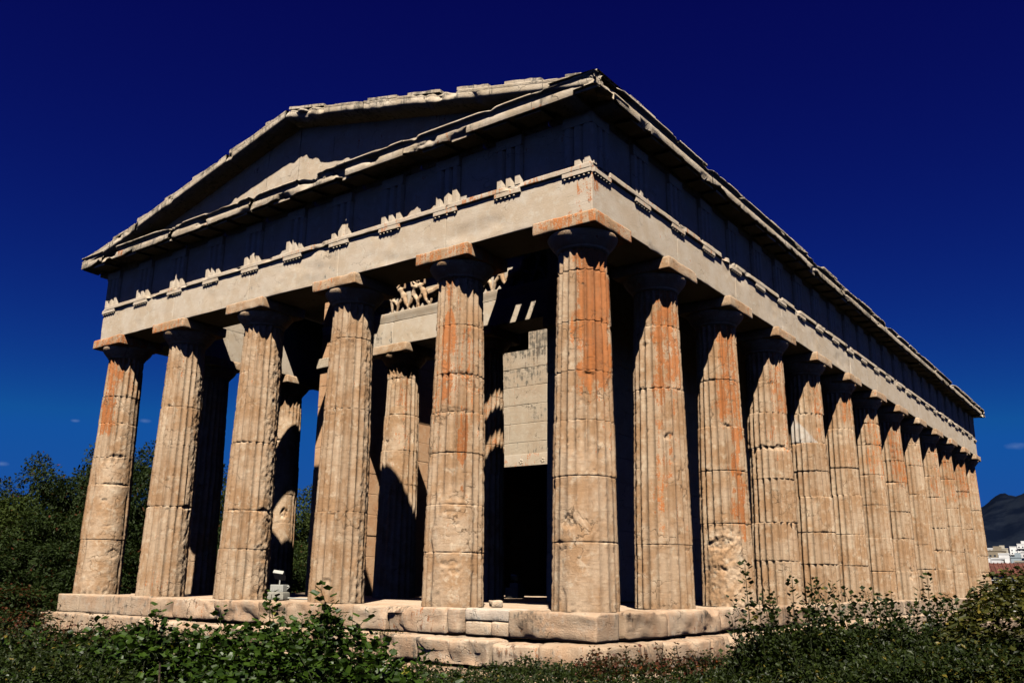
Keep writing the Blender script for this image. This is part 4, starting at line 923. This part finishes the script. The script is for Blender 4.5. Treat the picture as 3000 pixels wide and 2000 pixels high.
def hedge_pts(n, rng, d0, d1, s0, s1, ztop, thick, lump=.16):
    d = rng.uniform(d0, d1, n); s = rng.uniform(s0, s1, n)
    x = CAM[0]+d*math.cos(YAW)+s*RT[0]; y = CAM[1]+d*math.sin(YAW)+s*RT[1]
    q = np.stack([x, y, x*0], -1); top = ztop(d, s)+lump*fbm(q*1.7, 5, 3)+.07*fbm(q*6, 9, 2)
    z = top-np.abs(rng.normal(0, thick, n)); return np.stack([x, y, z], 1)
def sprigs(base, heights, rng, mat_leaf_size, lean=.12, step=.028, asp=.42):
    """upright shoots: stem tube + paired leaves -> (stem G, leaf tuple list)"""
    gs = G(); PL = []; DL = []
    for b0, h in zip(base, heights):
        n = max(5, int(h/.06)); t = np.linspace(0, 1, n); ld_ = rng.normal(0, lean, 2)
        pts = np.stack([b0[0]+ld_[0]*h*t**1.5+.01*np.sin(t*7), b0[1]+ld_[1]*h*t**1.5, b0[2]+h*t], 1)
        gs.add(*tube(pts, np.linspace(.0045, .0018, n), 4))
        m = int(h/step); tt = np.linspace(.08, 1, m); P = np.stack([np.interp(tt, t, pts[:, k]) for k in range(3)], 1)
        ph = np.arange(m)*2.4+rng.uniform(0, 6); D = np.stack([np.cos(ph), np.sin(ph), np.full(m, .75)], 1)
        PL += [P, P]; DL += [D, D*np.array([-1, -1, 1])]
    return gs, np.concatenate(PL), np.concatenate(DL)
rng = np.random.RandomState(3)
def rnd_dirs(n, rng, up=.9, spread=1.0):
    D = rng.normal(0, spread, (n, 3)); D[:, 2] = np.abs(D[:, 2])*.7+up*rng.rand(n); return D
# --- clipped privet hedge along the front
def zt_priv(d, s): return -.32+.03*(8-d)+.28*ss(1.3, 2.4, s)*ss(8.6, 7.4, d)+.22*ss(-1.6, -2.8, s)*ss(9, 7.2, d)
hx, hy = loc2w(7, 0)
hedge = empty('hedge', (hx, hy, -1.15), 'long dark green clipped privet hedge in front of the temple steps', 'hedge')
P = hedge_pts(150000, rng, 5.0, 8.3, -6.5, 6.5, zt_priv, .10)
keep = np.ones(len(P), bool)
V, F, A = leaves(P, rnd_dirs(len(P), rng, .5), .038, rng, .45, dry=.02, fine=False)
mesh_obj('foliage', V-np.array([hx, hy, -1.15]), F, ML_PRIV, hedge, False, A)
# loose upright tips over its surface
B = hedge_pts(1000, rng, 5.2, 8.2, -6.3, 6.3, zt_priv, .03); B[:, 2] -= .06
gs, Pp, Dd = sprigs(B, rng.uniform(.07, .16, len(B)), rng, .03, .25, .022)
V, F, A = leaves(Pp, Dd, .046, rng, .38, dry=.03); mesh_obj('tip_growth', V-np.array([hx, hy, -1.15]), F, ML_PRIV, hedge, False, A)
V, F, A = gs.get(); tag(mesh_obj('twig', V-np.array([hx, hy, -1.15]), F, M_STEM, hedge, True), kind='stuff')
# woody body under the leaves
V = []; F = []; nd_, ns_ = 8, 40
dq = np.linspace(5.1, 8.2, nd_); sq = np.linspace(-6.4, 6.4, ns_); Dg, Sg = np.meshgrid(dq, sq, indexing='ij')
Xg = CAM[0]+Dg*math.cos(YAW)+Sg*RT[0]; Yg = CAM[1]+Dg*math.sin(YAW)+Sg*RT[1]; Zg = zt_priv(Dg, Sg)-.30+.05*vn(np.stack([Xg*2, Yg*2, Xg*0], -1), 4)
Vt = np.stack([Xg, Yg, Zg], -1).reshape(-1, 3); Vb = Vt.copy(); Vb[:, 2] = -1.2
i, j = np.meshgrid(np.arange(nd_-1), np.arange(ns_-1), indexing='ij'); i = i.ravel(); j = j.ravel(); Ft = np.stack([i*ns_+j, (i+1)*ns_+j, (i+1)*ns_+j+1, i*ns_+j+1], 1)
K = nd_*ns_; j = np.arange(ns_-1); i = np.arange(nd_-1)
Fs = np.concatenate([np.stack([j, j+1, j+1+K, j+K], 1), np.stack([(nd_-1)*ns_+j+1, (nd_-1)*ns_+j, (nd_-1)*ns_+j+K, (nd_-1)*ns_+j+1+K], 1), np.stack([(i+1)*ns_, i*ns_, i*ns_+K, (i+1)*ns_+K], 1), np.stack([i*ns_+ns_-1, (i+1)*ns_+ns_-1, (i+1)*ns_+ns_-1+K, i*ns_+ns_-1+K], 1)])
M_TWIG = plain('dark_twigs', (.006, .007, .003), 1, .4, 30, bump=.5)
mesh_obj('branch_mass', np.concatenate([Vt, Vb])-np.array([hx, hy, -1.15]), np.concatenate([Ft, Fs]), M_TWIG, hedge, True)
# --- red-leaved part
def shrub(name, label, cat, d0, d1, s0, s1, ztop, n, size, mat, asp=.45, dry=.05, thick=.08, sp_n=0, sp_h=(.2, .4), lump=.2, step=.028, up=.5, droop=.3, seed=1, group=None, sp_size=None):
    rg = np.random.RandomState(seed); x, y = loc2w((d0+d1)/2, (s0+s1)/2); r = empty(name, (x, y, -1.15), label, cat, group); o = np.array([x, y, -1.15])
    def edge(d, s):
        e = np.minimum(ss(0, .3, (d-d0)/(d1-d0)), ss(1, .7, (d-d0)/(d1-d0)))*np.minimum(ss(0, .18, (s-s0)/(s1-s0)), ss(1, .82, (s-s0)/(s1-s0)))
        return ztop(d, s)-(1-e)*.35
    P = hedge_pts(n, rg, d0, d1, s0, s1, edge, thick, lump); V, F, A = leaves(P, rnd_dirs(n, rg, up), size, rg, asp, dry=dry, droop=droop); mesh_obj('foliage', V-o, F, mat, r, False, A)
    if sp_n:
        B = hedge_pts(sp_n, rg, d0+.2, d1-.2, s0+.1, s1-.1, edge, .03, lump); B[:, 2] -= .05
        gs, Pp, Dd = sprigs(B, rg.uniform(*sp_h, sp_n), rg, size, .22, step); V, F, A = leaves(Pp, Dd, sp_size or size, rg, asp, dry=dry, droop=droop); mesh_obj('shoot_leaves', V-o, F, mat, r, False, A)
        V, F, A = gs.get(); tag(mesh_obj('stem', V-o, F, M_STEM, r, True), kind='stuff')
    g = G()
    for k in range(7):
        dx, dy = rg.uniform(-.25, .25, 2)*(s1-s0)*.6; zt = float(ztop((d0+d1)/2, (s0+s1)/2))-.1
        g.add(*tube([(x+dx*.3, y+dy*.3, -1.2), (x+dx*.7, y+dy*.7, -.8), (x+dx, y+dy, zt)], [.025, .018, .006], 6))
    V, F, A = g.get(); mesh_obj('branch', V-o, F, M_BARK, r, True)
    return r
shrub('shrub', 'dark red-leaved shrub growing out of the middle of the hedge', 'shrub', 6.9, 8.3, .3, 2.5, lambda d, s: -.255+0*d, 3600, .06, ML_RED, sp_n=110, sp_h=(.06, .18), lump=.12, seed=4)
shrub('shrub', 'small rusty-leaved shrub under the left end of the steps', 'shrub', 6.4, 7.8, -4.2, -2.6, lambda d, s: -.08+0*d, 5000, .045, ML_RED, sp_n=80, sp_h=(.06, .2), lump=.12, seed=5)
# --- broad-leaved bush on the left
def zt_l(d, s): return -.05+.10*np.exp(-((s+1.75)/.5)**2)+.10*np.exp(-((s+.95)/.35)**2)-.20*ss(-.75, -.15, s)-.10*ss(-2.2, -3.4, s)-.12*ss(6.3, 5.3, d)
shrub('shrub', 'large glossy broad-leaved green bush before the left facade columns', 'bush', 5.0, 6.9, -4.0, -.12, zt_l, 24000, .12, ML_LAUR, .30, .004, .24, 70, (.12, .34), .36, .028, .15, .5, seed=6, sp_size=.13)
# --- tall privet shoots on the right
def zt_r(d, s): return -.02+.06*np.exp(-((s-2.6)/.6)**2)
shr = shrub('shrub', 'tall privet with long upright shoots left of the round bush', 'bush', 5.8, 7.4, 1.45, 3.5, zt_r, 36000, .056, ML_PRIV, .34, .02, .16, 120, (.12, .42), .18, .026, .5, .25, seed=7, sp_size=.082)
o = np.array(shr.location); rg = np.random.RandomState(8)
for (px, py, d) in ((1706*1.2755, 1300*1.2755, 6.4), (1812*1.2755, 1332*1.2755, 6.6), (1830*1.2755, 1400*1.2755, 6.3), (1880*1.2755, 1390*1.2755, 6.5), (1955*1.2755, 1375*1.2755, 6.4), (2020*1.2755, 1380*1.2755, 6.3), (2106*1.2755, 1325*1.2755, 6.6), (2070*1.2755, 1385*1.2755, 6.4), (1740*1.2755, 1380*1.2755, 6.3), (2130*1.2755, 1380*1.2755, 6.4), (1910*1.2755, 1440*1.2755, 6.1)):
    s = (px-1500)/2604.7*d; x, y = loc2w(d, s); zt = CAM[2]-(py-1712)/2604.7*d
    b0 = (x+rg.uniform(-.05, .05), y, -.25); gs, Pp, Dd = sprigs([b0], [zt+.25], rg, .05, .05, .026)
    V, F, A = leaves(Pp, Dd, .092, rg, .36, dry=.02); V2, F2, A2 = gs.get(); g = G().add(V, F, A)
    mesh_obj('long_shoot', V-o, F, ML_PRIV, shr, False, A); mesh_obj('stem', V2-o, F2, M_STEM, shr, True)
# --- round bush at the right edge with drooping leaves
def globe(name, label, d, s, zc, R, n, size, mat, seed, asp=.3, droop=1.2, sc=(1, 1, 1)):
    rg = np.random.RandomState(seed); x, y = loc2w(d, s); r = empty(name, (x, y, -1.15), label, 'bush'); o = np.array([x, y, -1.15])
    D = rg.normal(0, 1, (n, 3)); D /= np.linalg.norm(D, axis=1)[:, None]; D[:, 2] = np.where(D[:, 2] < -.75, -D[:, 2], D[:, 2])
    rr = R*(1-np.abs(rg.normal(0, .10, n)))*(1+.10*fbm(D*3+5, seed, 3)+.05*fbm(D*9, seed+1, 2))
    P = np.array([x, y, zc])+D*rr[:, None]*np.array(sc); DD = D*.7+rg.normal(0, .45, (n, 3)); DD[:, 2] += .25
    V, F, A = leaves(P, DD, size, rg, asp, dry=.06, droop=droop); mesh_obj('foliage', V-o, F, mat, r, False, A)
    g = G()
    for k in range(14):
        a = rg.uniform(0, 6.28); e = np.array([math.cos(a)*.6, math.sin(a)*.6, rg.uniform(0, .8)])*R
        g.add(*tube([(x, y, -1.2), (x+e[0]*.3, y+e[1]*.3, zc-R*.4), np.array([x, y, zc])+e], [.04, .025, .006], 6))
    V, F, A = g.get(); mesh_obj('branch', V-o, F, M_BARK, r, True); return r
globe('round_bush', 'rounded olive-green bush with drooping leaves at the right edge', 5.9, 3.58, -.45, .96, 24000, .095, ML_OLV, 21)
# --- a few weeds on the stones
for k, (px, py, z, h, lab) in enumerate(((1120, 1862*1, -.35, .10, 'low green weeds on the step near the platform corner'), (2235, 1830, -.37, .16, 'dry tuft of weeds on the flank step beside the tall shoots'))):
    p = wp(px, py, z); r = empty('weed', tuple(p), lab, 'plant'); rg = np.random.RandomState(k)
    n = 220; P = np.stack([rg.normal(0, .16, n), rg.normal(0, .10, n), rg.uniform(0, h*.5, n)], 1); V, F, A = leaves(P, rnd_dirs(n, rg, 1.0, .6), h*.5, rg, .18, dry=.3); mesh_obj('foliage', V, F, ML_TREE2, r, False, A)
# dry stalks on the ridge of the eave corner
r = empty('dry_weed', (-.2, -.5, 7.74), 'thin dry stalk sprouting from the roof edge above the near corner', 'plant')
for q_, (b_, h_) in enumerate((((0, 0, 0), .42), ((-.25, .1, 0), .36))):
    gs, Pp, Dd = sprigs([b_], [h_], np.random.RandomState(2+q_), .02, .03, .03); V, F, A = gs.get(); mesh_obj('stem', V, F, M_BARK, r, True)
    V, F, A = leaves(Pp[::2], Dd[::2], .022, np.random.RandomState(1), .3, dry=.8); mesh_obj('foliage', V, F, ML_OLV, r, False, A)
# --- rope barrier
M_POST = plain('post_metal', (.12, .11, .10), .6, .2, 8)
def post(d, s, zt, label):
    x, y = loc2w(d, s); r = empty('barrier_post', (x, y, -1.16), label, 'post'); V, F = lathe([(.10, 0), (.10, .02), (.026, .03), (.022, zt+1.16-.03), (.03, zt+1.16-.02), (.02, zt+1.16), (0, zt+1.16)], 12); mesh_obj('pole', V, F, M_POST, r); return np.array([x, y, zt-.08])
a = post(9.5, 4.30, .12, 'slim dark barrier post standing before the flank steps'); b = post(9.2, 7.4, .10, 'slim barrier post beyond the round bush at the right')
t_ = np.linspace(0, 1, 24)[:, None]; pts = a+(b-a)*t_; pts[:, 2] -= (.35*4*(t_*(1-t_)))[:, 0]*.6; V, F = tube(pts, .008, 6); tag(mesh_obj('barrier_rope', V, F, M_POST), 'thin rope sagging from the slim post before the flank steps', 'rope')

# --- trees beyond the platform on the left
def tree_mesh(seed, n, leaf, squat=1.0, dryf=.02):
    """crown of unit-ish radius built from clumps on limbs; returns crown (V,F,A) and wood (V,F)"""
    rg = np.random.RandomState(seed); gw = G(); cl = []
    gw.add(*tube([(0, 0, 0), (.03, .02, .5), (.0, .05, 1.0)], [.10, .075, .05], 8))
    for k in range(15):
        a = rg.uniform(0, 6.28); e = rg.uniform(.15, 1.35); L = rg.uniform(.75, 1.25)
        st_ = np.array([0, 0, rg.uniform(.45, 1.0)]); en = st_+np.array([math.cos(a)*math.cos(e), math.sin(a)*math.cos(e), math.sin(e)*squat])*L
        md = (st_+en)/2+rg.normal(0, .07, 3); gw.add(*tube([st_, md, en], [.04, .022, .006], 6))
        for q in range(4):
            c = en+rg.normal(0, .22, 3); cl.append((c, rg.uniform(.16, .34)))
        cl.append((md+rg.normal(0, .1, 3), .3))
    for k in range(16):
        a = rg.uniform(0, 6.28); cl.append((np.array([math.cos(a)*rg.uniform(.3, 1.1), math.sin(a)*rg.uniform(.3, 1.1), rg.uniform(.15, .8)]), rg.uniform(.22, .36)))
    w = np.array([c[1]**2 for c in cl]); w /= w.sum(); idx = rg.choice(len(cl), n, p=w); C_ = np.array([c[0] for c in cl])[idx]; Rr = np.array([c[1] for c in cl])[idx]
    D = rg.normal(0, 1, (n, 3)); D /= np.linalg.norm(D, axis=1)[:, None]; P = C_+D*(Rr*rg.rand(n)**.45)[:, None]*np.array([1, 1, .75])
    V, F, A = leaves(P, D+rg.normal(0, .5, (n, 3)), leaf, rg, .5, dry=dryf, fine=False)
    A[:, 0] = np.clip(A[:, 0]*.6+.4*np.repeat(rg.rand(len(cl))[idx], 5), 0, 1)
    return (V, F, A), gw.get()
kinds = []
for sd, n, lf, mt, sq, dr in ((1, 46000, .056, ML_TREE, 1.0, .02), (2, 46000, .054, ML_TREE2, .95, .01), (3, 42000, .06, ML_TREE, 1.15, .02), (4, 42000, .06, ML_TREE, .9, .22)):
    (V, F, A), (V2, F2, A2) = tree_mesh(sd, n, lf, sq, dr); kinds.append((V, F, A, V2, F2, mt))
protos = {}
def tree(az, d, top, wid, kind, rz, label, zg=None):
    x, y = polar(az, d); zg = -1.3 if zg is None else zg; h = (top-zg)/2.6
    r = empty('tree', (x, y, zg), label, 'tree', 'trees beyond the left end of the temple'); r.scale = (wid, wid, h); r.rotation_euler = (0, 0, rz)
    V, F, A, V2, F2, mt = kinds[kind]
    if kind not in protos:
        protos[kind] = (mesh_obj('crown', V, F, mt, r, False, A), mesh_obj('trunk', V2, F2, M_BARK, r, True))
    else:
        for src in protos[kind]:
            c = src.copy(); COL.objects.link(c); c.parent = r
    return r
tree(67.5, 29, 3.1, 2.0, 1, .3, 'yellow-green bushy tree at the far left edge')
tree(64.9, 31, 3.5, 2.0, 0, 1.3, 'dark rounded tree second from the left edge')
tree(62.6, 31, 4.3, 1.7, 0, 2.2, 'tree with sprays of leaves standing clear against the sky left of the end column')
tree(60.6, 36, 4.9, 2.0, 2, 3.1, 'tall dark tree behind the leftmost column')
tree(57.6, 34, 5.0, 2.1, 0, 4.0, 'dark tree seen in the gap between the two leftmost columns')
tree(53.8, 38, 4.9, 2.4, 2, 5.1, 'dark tree seen between the second and third facade columns')
tree(49.6, 40, 5.4, 2.4, 1, .9, 'pale-leaved tree seen in the gap left of the fourth facade column')
tree(46.0, 42, 4.2, 2.6, 0, 2.9, 'dark tree mostly hidden behind the porch columns')
rg = np.random.RandomState(31)
def dark_shrub(az, d, top, wid, kind, rz, label):
    t_ = tree(az, d, top, wid, kind, rz, label, zg=-1.9); t_.name = 'shrub'; t_['category'] = 'shrub'; t_['group'] = 'shrubs at the left end of the platform'
for k, (az_, d, top, wd, kd, lab) in enumerate(((68.5, 22, .9, 1.9, 3, 'dark shrub mass at the far left edge below the trees'), (65.9, 25, 1.5, 1.9, 2, 'dark shrub below the second tree from the left'),
        (64.4, 27, 1.9, 1.9, 0, 'dark shrub crowding the left end of the steps'), (68.2, 13.5, -.25, 1.1, 3, 'low dark shrub in the lower left in front of the steps'), (69.5, 17, .2, 1.3, 2, 'low shrub at the left edge nearest the hedge'),
        (65.2, 21.5, -.55, 1.2, 2, 'low dark shrub hiding the left end of the lowest step'), (61.6, 28, 2.2, 2.0, 2, 'low shrub behind the foot of the leftmost column'), (58.2, 28, 1.6, 1.8, 0, 'low shrub behind the feet of the two leftmost columns'), (54.0, 31, 1.8, 2.2, 2, 'low shrub seen under the second and third columns'), (49.8, 33, 1.6, 2.2, 0, 'low shrub seen beside the fourth column foot'))):
    dark_shrub(az_, d, top, wd, kd, k*1.1, lab)
for o in list(bpy.data.objects):
    if '_w' in o: del o['_w']
